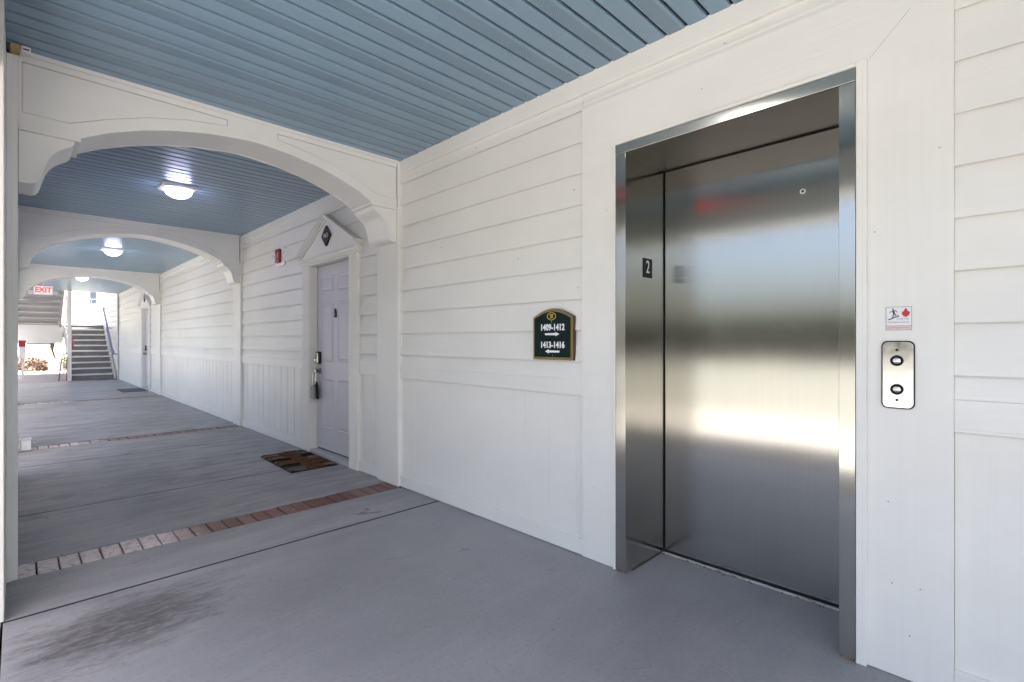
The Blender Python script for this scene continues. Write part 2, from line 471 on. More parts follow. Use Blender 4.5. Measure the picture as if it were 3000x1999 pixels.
M['greymat'] = simple('grey_doormat', (0.10, 0.105, 0.12), 0.95, var=0.2, scale=30, bs=0.4)

# ------------------------------------------------------------------ mesh helpers
class MB:
    def __init__(self):
        self.v, self.f = [], []
    def add(self, vs, fs):
        k = len(self.v)
        self.v += [tuple(p) for p in vs]
        self.f += [tuple(i + k for i in f) for f in fs]
        return self
    def box(self, x0, x1, y0, y1, z0, z1):
        vs = [(x, y, z) for z in (z0, z1) for y in (y0, y1) for x in (x0, x1)]
        return self.add(vs, [(0, 2, 3, 1), (4, 5, 7, 6), (0, 1, 5, 4), (2, 6, 7, 3), (0, 4, 6, 2), (1, 3, 7, 5)])
    def prism(self, poly, axis, a, b):
        """poly: 2-D outline; axis: extrusion axis ('x': (y,z), 'y': (x,z), 'z': (x,y))"""
        def P(p, t):
            return (t, p[0], p[1]) if axis == 'x' else (p[0], t, p[1]) if axis == 'y' else (p[0], p[1], t)
        n = len(poly)
        vs = [P(p, a) for p in poly] + [P(p, b) for p in poly]
        fs = [tuple(range(n)), tuple(range(2 * n - 1, n - 1, -1))]
        fs += [(i, i + n, (i + 1) % n + n, (i + 1) % n) for i in range(n)]
        return self.add(vs, fs)
    def tube(self, pts, r, n=10, cap=True):
        pts = [Vector(p) for p in pts]
        rs = r if isinstance(r, (list, tuple)) else [r] * len(pts)
        rings, prev = [], None
        for i, p in enumerate(pts):
            d = (pts[min(i + 1, len(pts) - 1)] - pts[max(i - 1, 0)]).normalized()
            if prev is None:
                u = d.cross(Vector((0, 0, 1)))
                if u.length < 1e-3:
                    u = d.cross(Vector((0, 1, 0)))
                u.normalize()
            else:
                u = (prev - d * prev.dot(d)).normalized()
            prev = u
            w = d.cross(u)
            rings.append([p + (u * math.cos(t) + w * math.sin(t)) * rs[i] for t in [2 * math.pi * k / n for k in range(n)]])
        vs = [q for rg in rings for q in rg]
        fs = []
        for i in range(len(pts) - 1):
            for k in range(n):
                fs.append((i * n + k, i * n + (k + 1) % n, (i + 1) * n + (k + 1) % n, (i + 1) * n + k))
        if cap:
            fs += [tuple(range(n - 1, -1, -1)), tuple(range((len(pts) - 1) * n, len(pts) * n))]
        return self.add(vs, fs)
    def lathe(self, c, prof, axis='z', n=32):
        """prof: (radius, along-axis) pairs"""
        c = Vector(c)
        vs, fs = [], []
        for r, h in prof:
            for k in range(n):
                t = 2 * math.pi * k / n
                a, b = r * math.cos(t), r * math.sin(t)
                vs.append(c + (Vector((a, b, h)) if axis == 'z' else Vector((h, a, b)) if axis == 'x' else Vector((a, h, b))))
        m = len(prof)
        for i in range(m - 1):
            for k in range(n):
                fs.append((i * n + k, i * n + (k + 1) % n, (i + 1) * n + (k + 1) % n, (i + 1) * n + k))
        fs += [tuple(range(n)), tuple(range((m - 1) * n, m * n))]
        return self.add(vs, fs)
    def build(self, name, mat, parent=None, smooth=False, bevel=0.0, uv=False):
        me = bpy.data.meshes.new(name)
        me.from_pydata(self.v, [], self.f)
        bm = bmesh.new()
        bm.from_mesh(me)
        bmesh.ops.recalc_face_normals(bm, faces=bm.faces)
        bm.to_mesh(me)
        bm.free()
        return link(name, me, mat, parent, smooth, bevel, uv)

def world_off(p):
    t = Vector((0, 0, 0))
    while p is not None:
        t += p.location
        p = p.parent
    return t

def link(name, me, mat, parent=None, smooth=False, bevel=0.0, uv=False):
    if mat is not None:
        me.materials.clear()
        me.materials.append(M[mat] if isinstance(mat, str) else mat)
    if uv:
        l = me.uv_layers.new(name='UVMap')
        for pl in me.polygons:
            nx, ny, nz = (abs(c) for c in pl.normal)
            for li in pl.loop_indices:
                x, y, z = me.vertices[me.loops[li].vertex_index].co
                l.data[li].uv = (y, z) if nx >= ny and nx >= nz else (x, z) if ny >= nz else (y, x)
    if smooth:
        me.shade_smooth()
        me.set_sharp_from_angle(angle=R(38))
    o = bpy.data.objects.new(name, me)
    SC.collection.objects.link(o)
    if parent is not None:
        o.parent = parent
        o.location = -world_off(parent)
    if bevel:
        b = o.modifiers.new('bevel', 'BEVEL')
        b.width = bevel
        b.segments = 2
        b.limit_method = 'ANGLE'
        b.angle_limit = R(40)
        b.harden_normals = False
    return o

def tag(o, label, cat, group=None):
    o['label'] = label
    o['category'] = cat
    if group:
        o['group'] = group
    return o

def thing(name, label, cat, loc, group=None):
    o = bpy.data.objects.new(name, None)
    o.empty_display_size = 0.1
    o.location = loc
    SC.collection.objects.link(o)
    return tag(o, label, cat, group)

def structure(o):
    o['kind'] = 'structure'
    return o

def stuff(o):
    o['kind'] = 'stuff'
    return o

def box(name, mat, parent, x0, x1, y0, y1, z0, z1, bevel=0.0, uv=False):
    return MB().box(min(x0, x1), max(x0, x1), min(y0, y1), max(y0, y1), min(z0, z1), max(z0, z1)).build(name, mat, parent, bevel=bevel, uv=uv)

def text(name, s, mat, parent, o, U, V, size, depth=0.0012, bold=0.0, sx=1.0, spacing=1.0):
    cu = bpy.data.curves.new('t', 'FONT')
    cu.body = s
    cu.size = size
    cu.align_x = 'CENTER'
    cu.align_y = 'CENTER'
    cu.extrude = depth
    cu.offset = bold
    cu.space_character = spacing
    cu.resolution_u = 4
    to = bpy.data.objects.new('t', cu)
    SC.collection.objects.link(to)
    me = bpy.data.meshes.new_from_object(to.evaluated_get(bpy.context.evaluated_depsgraph_get()))
    bpy.data.objects.remove(to)
    U, V, o = Vector(U), Vector(V), Vector(o)
    W_ = U.cross(V)
    for vt in me.vertices:
        c = vt.co.copy()
        vt.co = o + U * (c.x * sx) + V * c.y + W_ * c.z
    me.name = name
    return link(name, me, mat, parent)

W = 2.2542        # wall plane
H = 2.6753        # soffit height
UW, VW = (0, -1, 0), (0, 0, 1)       # reading direction on the wall

# ------------------------------------------------------------------ ground and outdoors sheets
structure(MB().add([(-260, -260, -0.16), (260, -260, -0.16), (260, 260, -0.16), (-260, 260, -0.16)], [(0, 1, 2, 3)]).build('ground', 'lot'))
structure(box('gutter', 'walkway', None, -4.62, -4.32, -60, 60, -0.30, -0.145))
structure(box('paver_walk', 'pavers', None, -4.32, -1.62, -60, 60, -0.30, -0.13))
structure(box('paver_court', 'pavers', None, -1.04, 14, -30, -5.42, -0.30, -0.05))
structure(box('side_path', 'walkway', None, -1.05, -0.056, -5.4, 19.6, -0.30, -0.008))
structure(box('kerb', 'kerbstone', None, -1.60, -1.07, -60, 60, -0.30, -0.035))
structure(box('far_terrace', 'pavers', None, -1.04, 9.0, 19.62, 34.0, -0.30, -0.02))

# ------------------------------------------------------------------ the walk: floor of slabs, joints and brick bands
floor = structure(box('floor', 'gap', None, -0.05, 2.74, -5.4, 19.6, -0.30, -0.060))
BANDS = [(3.528, 3.752), (7.60, 7.82), (13.06, 13.28)]
joints = [-0.2, 3.028, 4.774, 6.60, 9.4, 11.3, 15.2, 17.3]
cuts = [-8.0]
edges = sorted([(j - (0.011 if j == 3.028 else 0.008), j + (0.011 if j == 3.028 else 0.008)) for j in joints] + [(a - 0.002, b + 0.002) for a, b in BANDS])
y = -5.4
for a, b in edges + [(19.6, 19.6)]:
    # two runs: under the wall only where the lift opening is, the slab reaches in
    if y < 1.0 < a:
        MB().prism([(-0.045, y), (W + 0.02, y), (W + 0.02, 0.462), (2.585, 0.462), (2.585, 1.394), (W + 0.02, 1.394), (W + 0.02, a), (-0.045, a)], 'z', -0.08, 0.0).build('slab', 'floor', floor, bevel=0.0012)
    else:
        box('slab', 'floor', floor, -0.045, W + 0.02, y, a, -0.08, 0.0, bevel=0.0012)
    y = b
for j in joints:
    w_ = 0.0105 if j == 3.028 else 0.0075
    box('joint_sealant', 'gap', floor, -0.044, W + 0.019, j - w_, j + w_, -0.055, -0.0022)
for bi, (ya, yb) in enumerate(BANDS):
    x = -0.02
    k = 0
    while x < 2.21:
        w = 0.090 + random.uniform(-0.002, 0.002)
        j = random.uniform(-0.002, 0.002)
        zt = -0.002 + random.uniform(-0.0035, 0.0025)
        p = [(x + 0.0038, ya + 0.005 + j), (x + w - 0.0038, ya + 0.005 - j), (x + w - 0.0038 + j, yb - 0.005), (x + 0.0038 + j, yb - 0.005)]
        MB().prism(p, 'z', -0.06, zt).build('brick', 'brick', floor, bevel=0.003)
        x += w
        k += 1

# grit lying about
g = MB()
for i in range(70):
    x, y = random.uniform(0.05, 2.1), random.uniform(1.0, 9.0) if i % 3 else random.uniform(1.2, 3.5)
    s = random.uniform(0.002, 0.0055)
    a = random.uniform(0, 3)
    c, d = math.cos(a) * s, math.sin(a) * s
    g.add([(x + c, y + d, 0.0005), (x - d, y + c, 0.0005), (x - c, y - d * 0.6, 0.0005), (x + d * .3, y, s * 0.9)], [(0, 1, 3), (1, 2, 3), (2, 0, 3), (0, 2, 1)])
tag(stuff(g.build('grit', 'crack')), 'loose specks of grit scattered on the painted floor', 'grit')

# ------------------------------------------------------------------ soffit planks
ceiling = structure(box('ceiling', 'gap', None, -0.04, W + 0.3, -5.4, 19.6, H + 0.017, H + 0.06))  # near-black backing puts the shade of the plank grooves into the colour
PW = 0.1045
prof = [(0.0052, 0.017), (0.0052, 0.0125), (0.0060, 0.0040), (0.0075, 0.0010), (0.0100, 0.0), (0.0880, 0.0), (0.0910, 0.0012), (0.0955, 0.0060), (0.0993, 0.0125), (0.0993, 0.017)]
def plank_mesh(name, mat):
    mb = MB().prism(prof, 'x', -0.04, W)
    me = bpy.data.meshes.new(name)
    me.from_pydata(mb.v, [], mb.f)
    bm = bmesh.new()
    bm.from_mesh(me)
    bmesh.ops.recalc_face_normals(bm, faces=bm.faces)
    bm.to_mesh(me)
    bm.free()
    me.materials.append(M[mat])
    return me
pm, vm = plank_mesh('plank', 'ceil'), plank_mesh('vented_plank', 'vent')
y0 = 1.073 - 62 * PW
i = 0
while y0 + i * PW < 19.5:
    yy = y0 + i * PW
    if not (3.60 < yy < 3.72 or 7.68 < yy < 7.82 or 13.26 < yy < 13.44):
        v = (i - 62) % 3 == 0
        o = bpy.data.objects.new('vented_plank' if v else 'plank', vm if v else pm)
        SC.collection.objects.link(o)
        o.parent = ceiling
        o.location = (random.uniform(-0.004, 0.0), yy, H + (0.0008 if (i - 62) % 3 == 1 else 0))
    i += 1

# ------------------------------------------------------------------ clapboard walls
LINES = [2.489, 2.314, 2.141, 1.965, 1.789, 1.6135, 1.4376, 1.261, 1.084]
def lap(parent, y0, y1, z0, z1, thick=0.0250, mat='siding', name='siding_board'):
    if y1 - y0 < 0.01:
        return
    r = random.uniform(-0.0012, 0.0012)
    q = thick + r
    MB().prism([(W + 0.01, z0 + 0.03), (W - q + 0.0045, z0 + 0.03), (W - q + 0.0045, z0), (W - q, z0), (W - q + 0.001, z0 + 0.004), (W - 0.003, z1 + 0.012), (W + 0.01, z1 + 0.012)], 'y', y0, y1).build(name, mat, parent)

def split(y0, y1, holes):
    segs, y = [], y0
    for a, b in sorted(holes):
        if b <= y0 or a >= y1:
            continue
        if a > y:
            segs.append((y, min(a, y1)))
        y = max(y, b)
    if y < y1:
        segs.append((y, y1))
    return segs

def clap_wall(parent, y0, y1, holes=(), thick=0.0250, jointed=True, mat='siding', wmat='board', groove=0.0075):
    """holes: (ya, yb, ztop) openings that the boards stop at"""
    tops = [2.574] + LINES
    for i, zb in enumerate(LINES + [0.985]):
        zt = tops[i]
        hs = [(a, b) for a, b, zz in holes if zz > zb + 0.02]
        for a, b in split(y0, y1, hs):
            cut = []
            if jointed and b - a > 3.0:
                cut = [a + (b - a) * random.uniform(0.25, 0.75)]
            pts = [a] + cut + [b]
            for p, q in zip(pts, pts[1:]):
                lap(parent, p + (0.0008 if p != a else 0), q, zb, zt, thick=thick, mat=mat)
    hs = [(a, b) for a, b, zz in holes]
    for a, b in split(y0, y1, hs):
        box('chair_rail', mat, parent, W - 0.025, W + 0.01, a, b, 0.894, 0.985, bevel=0.002)
        box('base_board', mat, parent, W - 0.022, W + 0.01, a, b, 0.004, 0.091, bevel=0.002)
        # grooved wainscot boards
        y = b
        while y > a + 0.005:
            yn = max(a, y - 0.2015)
            e = groove
            MB().prism([(W + 0.0105, yn + e * 0.4), (W - 0.006 + e * 1.6, yn + e * 0.4), (W - 0.006, yn + e), (W - 0.006, y - e), (W - 0.006 + e * 1.6, y - e * 0.4), (W + 0.0105, y - e * 0.4)], 'z', 0.0915, 0.8935).build('wainscot_board', wmat, parent)
            y = yn
    box('frieze_board', mat, parent, W - 0.028, W + 0.012, y0, y1, 2.574, H + 0.008, bevel=0.002)

def backing(parent, segs):
    for a, b, z0, z1 in segs:
        box('sheathing', 'gap', parent, W + 0.011, W + 0.06, a, b, z0, z1)

# lobby wall with the lift
wl = thing('siding_wall', 'white clapboard wall with smooth wainscot surrounding the lift, nearest the camera', 'wall', (W, 1.6, 0), 'clapboard walls along the walk')
clap_wall(wl, 1.6815, 3.552, groove=0.0005, thick=0.0205)
clap_wall(wl, -5.4, 0.1325, jointed=True, thick=0.0205, groove=0.0008)
box('frieze_board', 'siding', wl, W - 0.028, W + 0.012, 0.1325, 1.6815, 2.574, H + 0.008, bevel=0.002)
lap(wl, 0.1325, 1.6815, 2.489, 2.574)
TX = W - 0.027
box('casing_board', 'trim', wl, TX, W + 0.01, 1.458, 1.681, 0.003, 2.2305)
box('casing_board', 'trim', wl, TX, W + 0.01, 0.133, 0.406, 0.003, 2.2305)
box('casing_board', 'siding', wl, TX + 0.0006, W + 0.01, 0.133, 1.681, 2.231, 2.4885)
box('panel_rail', 'siding', wl, TX, W + 0.01, -5.4, 0.1325, 0.905, 1.003, bevel=0.002)
# narrow raised lip round the steel frame
box('lip', 'trim', wl, W - 0.042, W - 0.0272, 1.4572, 1.472, 0.003, 2.2405, bevel=0.002)
box('lip', 'trim', wl, W - 0.042, W - 0.0272, 0.373, 0.4055, 0.0, 2.2405, bevel=0.002)
box('lip', 'trim', wl, W - 0.0415, W - 0.0272, 0.4058, 1.4568, 2.2235, 2.2405, bevel=0.002)
# mitre crack in the casing and the base quirk
MB().add([(TX - 0.0006, 0.365, 2.2445), (TX - 0.0006, 0.3635, 2.2445), (TX - 0.0006, 0.247, 2.372), (TX - 0.0006, 0.248, 2.3725)], [(0, 1, 2, 3)]).build('mitre_crack', 'crack', wl)
for (yy, zz, xx) in [(3.42, 2.36, 0.0095), (1.75, 2.06, 0.0125), (1.72, 1.50, 0.012), (2.6, 2.535, 0.016), (3.0, 1.90, 0.0105), (2.2, 1.72, 0.010), (0.9, 2.53, 0.016)]:
    MB().lathe((W - xx - 0.0035, yy, zz), [(0.0028, 0), (0.0028, 0.004)], 'x', 10).build('nail_head', 'crack', wl)
for (yy, zz) in [(0.31, 0.62), (0.22, 0.335), (0.30, 0.33), (0.25, 0.16), (0.35, 1.60), (0.17, 1.86), (1.6, 0.40), (1.52, 1.9), (1.0, 2.36)]:
    MB().lathe((TX - 0.0006, yy, zz), [(0.0025, 0), (0.0025, 0.001)], 'x', 10).build('nail_head', 'crack', wl)
backing(wl, [(1.43, 3.9, 0, H), (-5.4, 0.43, 0, H), (0.43, 1.43, 2.21, H)])

# ------------------------------------------------------------------ lift entrance
XD = 2.618
FX = W - 0.040
lift = thing('elevator_entrance', 'brushed steel elevator door in a deep stainless frame set in the white wall', 'elevator', (W, 0.93, 0))
def steel(name, parent, *a, bevel=0.0012, mat='steel'):
    return box(name, mat, parent, *a, bevel=bevel, uv=True)
jl = steel('left_jamb', lift, FX, 2.66, 1.396, 1.4555, 0.012, 2.170)
jr = steel('right_jamb', lift, FX, 2.66, 0.4075, 0.460, 0.012, 2.170)
hd = steel('header', lift, FX, 2.66, 0.4075, 1.4555, 2.1725, 2.2205)
box('head_soffit', 'darksteel', lift, FX + 0.004, 2.655, 0.4605, 1.3955, 2.1685, 2.1722)  # thin sheet under the header, darker in colour than the frame
dp = steel('door_panel', lift, XD, XD + 0.03, 0.468, 1.389, 0.012, 2.162, bevel=0.002)
box('door_gap', 'gap', lift, XD + 0.008, XD + 0.05, 0.4605, 1.3955, -0.01, 2.172)
# lift door sill: worn aluminium with a groove
box('sill', 'sill', lift, 2.586, 2.606, 0.4605, 1.3955, -0.05, 0.0025, bevel=0.001)
box('sill_track', 'nickel', lift, 2.6085, 2.6125, 0.4605, 1.3955, -0.05, 0.0015)
# rust and dirt under the jamb feet
box('jamb_foot', 'mulch', jl, FX + 0.004, 2.60, 1.4, 1.452, 0.0, 0.0118)
box('jamb_foot', 'mulch', jr, FX + 0.004, 2.60, 0.412, 0.456, 0.0, 0.0118)
# bullseye key hole in the door
MB().lathe((XD - 0.003, 0.688, 1.904), [(0.0125, 0.0), (0.0125, 0.003), (0.006, 0.003), (0.006, 0.0)], 'x', 24).build('key_ring', 'whiteplastic', dp, smooth=True)
MB().lathe((XD - 0.0042, 0.688, 1.904), [(0.0062, 0.0), (0.0062, 0.001)], 'x', 16).build('key_hole', 'black', dp)
# scratches
for (ya, za, yb, zb, t) in [(1.02, 0.52, 0.472, 0.455, 0.0016), (0.72, 0.50, 0.472, 0.478, 0.001), (0.86, 0.205, 0.472, 0.168, 0.0014), (0.66, 0.15, 0.472, 0.128, 0.001), (0.80, 0.19, 0.55, 0.115, 0.0009), (1.05, 0.16, 1.01, 0.125, 0.0012), (0.7, 0.56, 0.5, 0.54, 0.0008)]:
    MB().add([(XD - 0.0004, ya, za), (XD - 0.0004, yb, zb), (XD - 0.0004, yb, zb - t), (XD - 0.0004, ya, za - t * 0.3)], [(0, 1, 2, 3)]).build('scratch', 'scratch', dp)
# floor number plate on the left jamb
fp = box('floor_number_plate', 'black', lift, 2.385, 2.481, 1.3935, 1.3958, 1.545, 1.649, bevel=0.0008)
fp['label'] = 'small black floor plate with a white 2 on the left steel jamb'
text('numeral', '2', 'letter', fp, (2.433, 1.3930, 1.600), (1, 0, 0), (0, 0, 1), 0.098, 0.0006, sx=0.8)
# worn paint and debris along the threshold
d = MB()
for i in range(60):
    yy = random.uniform(0.99, 1.39) if i % 4 else random.uniform(0.46, 1.0)
    xx = 2.583 - abs(random.gauss(0, 0.010))
    s = random.uniform(0.002, 0.008)
    d.add([(xx - s, yy - s * 0.6, 0.0004), (xx + s, yy - s, 0.0004), (xx + s * 0.5, yy + s, 0.0004), (xx, yy, s * 0.6)], [(0, 1, 3), (1, 2, 3), (2, 0, 3), (0, 2, 1)])
tag(stuff(d.build('sill_debris', 'mulch')), 'crumbs of rust and dirt along the elevator sill', 'debris')

# ------------------------------------------------------------------ hall call panel and fire notice
cp = thing('call_panel', 'polished steel elevator call panel with two round buttons right of the lift', 'call panel', (TX, 0.282, 0.962))
def rrect(y0, y1, z0, z1, r, n=6):
    pts = []
    for cy_, cz_, a0 in ((y1 - r, z1 - r, 0), (y0 + r, z1 - r, 90), (y0 + r, z0 + r, 180), (y1 - r, z0 + r, 270)):
        for k in range(n + 1):
            t = R(a0 + 90 * k / n)
            pts.append((cy_ + r * math.cos(t), cz_ + r * math.sin(t)))
    return pts
MB().prism(rrect(0.2345, 0.3295, 0.9585, 1.2005, 0.019), 'x', TX - 0.006, TX).build('gasket', 'black', cp)
pl = MB().prism(rrect(0.238, 0.326, 0.962, 1.197, 0.017), 'x', TX - 0.010, TX - 0.0061).build('face_plate', 'polished', cp, bevel=0.0012)
for z in (1.130, 1.028):
    b_ = MB().lathe((TX - 0.0162, 0.284, z), [(0.019, 0.006), (0.019, 0.001), (0.0155, 0.0), (0.0145, 0.006)], 'x', 32).build('button_ring', 'black', cp, smooth=True)
    MB().lathe((TX - 0.0190, 0.284, z), [(0.0005, 0.0), (0.006, 0.0007), (0.0115, 0.003), (0.0135, 0.007), (0.0135, 0.009)], 'x', 32).build('button', 'nickel', cp, smooth=True)
for z in (1.168, 0.990):
    MB().lathe((TX - 0.0108, 0.284, z), [(0.0045, 0.0), (0.0045, 0.0007)], 'x', 16).build('screw', 'black', cp)

fs = thing('fire_notice', 'square paper notice with running figure and red flame above the call panel', 'notice', (TX, 0.28, 1.238))
NX = TX - 0.0016
box('paper', 'paper', fs, NX, TX, 0.243, 0.317, 1.2385, 1.3225)
t_ = 0.0014
for a in ((0.243, 0.317, 1.3210, 1.3225), (0.243, 0.317, 1.2385, 1.2400), (0.243, 0.2444, 1.2400, 1.3210), (0.3156, 0.317, 1.2400, 1.3210), (0.2444, 0.3156, 1.2540, 1.2554)):
    box('border', 'greyink', fs, NX - 0.0004, NX, *a)
box('warning_band', 'pinkband', fs, NX - 0.0003, NX, 0.2445, 0.3155, 1.2401, 1.2538)
def decal(name, pts, mat, parent, x=NX - 0.0008):
    # pts: (u right, v up) in mm from the notice's top left corner
    poly = [(0.317 - u / 1000, 1.3225 - v / 1000) for u, v in pts]
    return MB().prism(poly, 'x', x, NX - 0.0001).build(name, mat, parent)
fig = MB()
def strip(pts, w):
    for (a, b), (c, e) in zip(pts, pts[1:]):
        L = math.hypot(c - a, e - b)
        nx, ny = -(e - b) / L * w / 2, (c - a) / L * w / 2
        poly = [(a + nx, b + ny), (c + nx, e + ny), (c - nx, e - ny), (a - nx, b - ny)]
        fig.prism([(0.317 - u / 1000, 1.3225 - v / 1000) for u, v in poly], 'x', NX - 0.0008, NX - 0.0001)
fig.prism([(0.317 - (20.5 + 2.6 * math.cos(t)) / 1000, 1.3225 - (8.5 + 2.8 * math.sin(t)) / 1000) for t in [k * 0.628 for k in range(10)]], 'x', NX - 0.0008, NX - 0.0001)
strip([(21.5, 12.5), (23.5, 25)], 6.0)
strip([(22, 14), (16, 17), (9.5, 20)], 2.0)
strip([(24, 13.5), (30, 15), (32.5, 20.5)], 2.2)
strip([(22.5, 24), (21.5, 31), (20, 38)], 3.0)
strip([(24.5, 24), (28, 29), (27.5, 33.5)], 3.0)
strip([(6.5, 46), (14, 44), (22, 39.5), (38, 33.5)], 3.4)
strip([(17, 42), (21, 37)], 2.2)
strip([(29, 29), (34, 29.5), (37.5, 33.5)], 1.4)
fig.build('running_figure', 'ink', fs)
decal('flame', [(57, 4.5), (59.5, 9), (62, 13.5), (63, 18), (64, 19), (66, 15.5), (68, 20), (68.3, 26), (65.5, 31.5), (61.5, 35), (57, 37.5), (52.5, 35), (48.5, 31.5), (45.7, 26), (46, 20.5), (48, 16), (50, 19.5), (51.5, 14.5), (54.5, 9.5)], 'redink', fs)
text('caption', 'IN CASE OF FIRE', 'greyink', fs, (NX - 0.0002, 0.2685, 1.2785), UW, VW, 0.0075, 0.0003, sx=0.62)
text('caption', 'USE STAIRWAY FOR EXIT', 'greyink', fs, (NX - 0.0002, 0.2800, 1.2665), UW, VW, 0.0072, 0.0003, sx=0.72)
text('caption', 'DO NOT USE ELEVATORS', 'redink', fs, (NX - 0.0004, 0.2800, 1.2470), UW, VW, 0.0072, 0.0003, sx=0.74)

# ------------------------------------------------------------------ arched signboard 1409-1412 / 1413-1416
sg = thing('direction_sign', 'dark green arched wall sign with gold border and white apartment numbers and arrows', 'sign', (W - 0.014, 1.885, 1.09))
def arch_out(inset):
    y0, y1, zb, zs, za = 1.735 + inset, 2.040 - inset, 1.091 + inset, 1.340 - inset * 0.6, 1.390 - inset * 1.15
    pts = [(y0, zb), (y1, zb), (y1, zs)]
    for k in range(1, 20):
        t = k / 20
        yy = y1 + (y0 - y1) * t
        s = abs(t - 0.5) * 2
        # segmental curve with slightly hollow shoulders
        zz = zs + (za - zs) * (1 - s ** 1.75) 
        pts.append((yy, zz))
    pts.append((y0, zs))
    return pts
SX = W - 0.015
MB().prism(arch_out(0.0), 'x', SX - 0.0257, SX).build('edge', 'signbrown', sg, bevel=0.001)
MB().prism(arch_out(0.003), 'x', SX - 0.0275, SX - 0.0258).build('border', 'gold', sg)
MB().prism(arch_out(0.0072), 'x', SX - 0.0283, SX - 0.0274).build('inner_edge', 'signbrown', sg)
MB().prism(arch_out(0.0102), 'x', SX - 0.0290, SX - 0.0282).build('border', 'gold', sg)
MB().prism(arch_out(0.0138), 'x', SX - 0.0298, SX - 0.0289).build('board', 'green', sg)
FXs = SX - 0.0302
def number(s, z, size):
    text('lettering', s, 'letter', sg, (FXs, 1.8855, z), UW, VW, size, 0.0008, bold=0.0018, sx=0.86, spacing=1.0)
number('1409-1412', 1.2785, 0.050)
number('1413-1416', 1.1760, 0.050)
def serif_bars(z, ys):
    mb = MB()
    for yy in ys:
        mb.box(FXs - 0.0008, FXs + 0.0004, yy - 0.0085, yy + 0.0085, z - 0.0215, z - 0.0175)
    mb.build('serif', 'letter', sg)
# slab feet under the upright digits
def arrow(z, dr):
    s = -1 if dr > 0 else 1
    pts = [(-0.055, 0.0055), (0.026, 0.0065), (0.026, 0.0125), (0.055, 0.0), (0.026, -0.0125), (0.026, -0.0065), (-0.055, -0.0055)]
    MB().prism([(1.886 + s * u, z + v) for u, v in pts], 'x', FXs - 0.0008, FXs + 0.0004).build('arrow', 'letter', sg)
arrow(1.2400, 1)
arrow(1.1390, -1)
ring = MB()
n = 36
for k in range(n):
    a, b = 2 * math.pi * k / n, 2 * math.pi * (k + 1) / n
    q = [(1.891 + r_ * 0.034 * math.cos(t), 1.3450 + r_ * 0.0235 * math.sin(t)) for r_, t in ((1, a), (1, b), (0.86, b), (0.86, a))]
    ring.prism(q, 'x', FXs - 0.0008, FXs + 0.0004)
ring.build('emblem_ring', 'emblem', sg)
em = MB()
for pts in ([(-18, 6), (-10, 11), (4, 12), (20, 12), (12, 7), (6, 4), (-2, 6), (-10, 4)], [(0, 5), (-4, -2), (-14, -11), (-10, -13), (0, -6), (3, 2)], [(4, 4), (10, -1), (9, -10), (3, -13), (0, -9), (4, -4)]):
    em.prism([(1.891 - u / 1000, 1.3450 + v / 1000) for u, v in pts], 'x', FXs - 0.0008, FXs + 0.0004)
em.build('emblem', 'emblem', sg)
box('emblem_stem', 'gold', sg, FXs - 0.0006, FXs + 0.0004, 1.8895, 1.8915, 1.3045, 1.3215)
MB().lathe((FXs - 0.001, 1.882, 1.1160), [(0.003, 0), (0.003, 0.001)], 'x', 12).build('screw', 'nickel', sg)

# ------------------------------------------------------------------ arches over the walk
def arch_z(x):
    pts = [(0.238, 2.300), (0.361, 2.365), (0.509, 2.423), (0.667, 2.469), (0.84, 2.503), (1.024, 2.523), (1.107, 2.526),
           (1.19, 2.523), (1.374, 2.503), (1.547, 2.469), (1.705, 2.423), (1.853, 2.365), (1.976, 2.300)]
    if x <= pts[0][0] or x >= pts[-1][0]:
        return 2.297
    for (a, za), (b, zb) in zip(pts, pts[1:]):
        if a <= x <= b:
            return za + (zb - za) * (x - a) / (b - a)
def panel_lo(x):
    m = x if x <= 1.107 else 2.214 - x
    pts = [(0.014, 2.365), (0.196, 2.362), (0.36, 2.436), (0.534, 2.5), (0.724, 2.548), (0.954, 2.581)]
    for (a, za), (b, zb) in zip(pts, pts[1:]):
        if a - 1e-6 <= m <= b + 1e-6:
            return za + (zb - za) * (m - a) / (b - a)

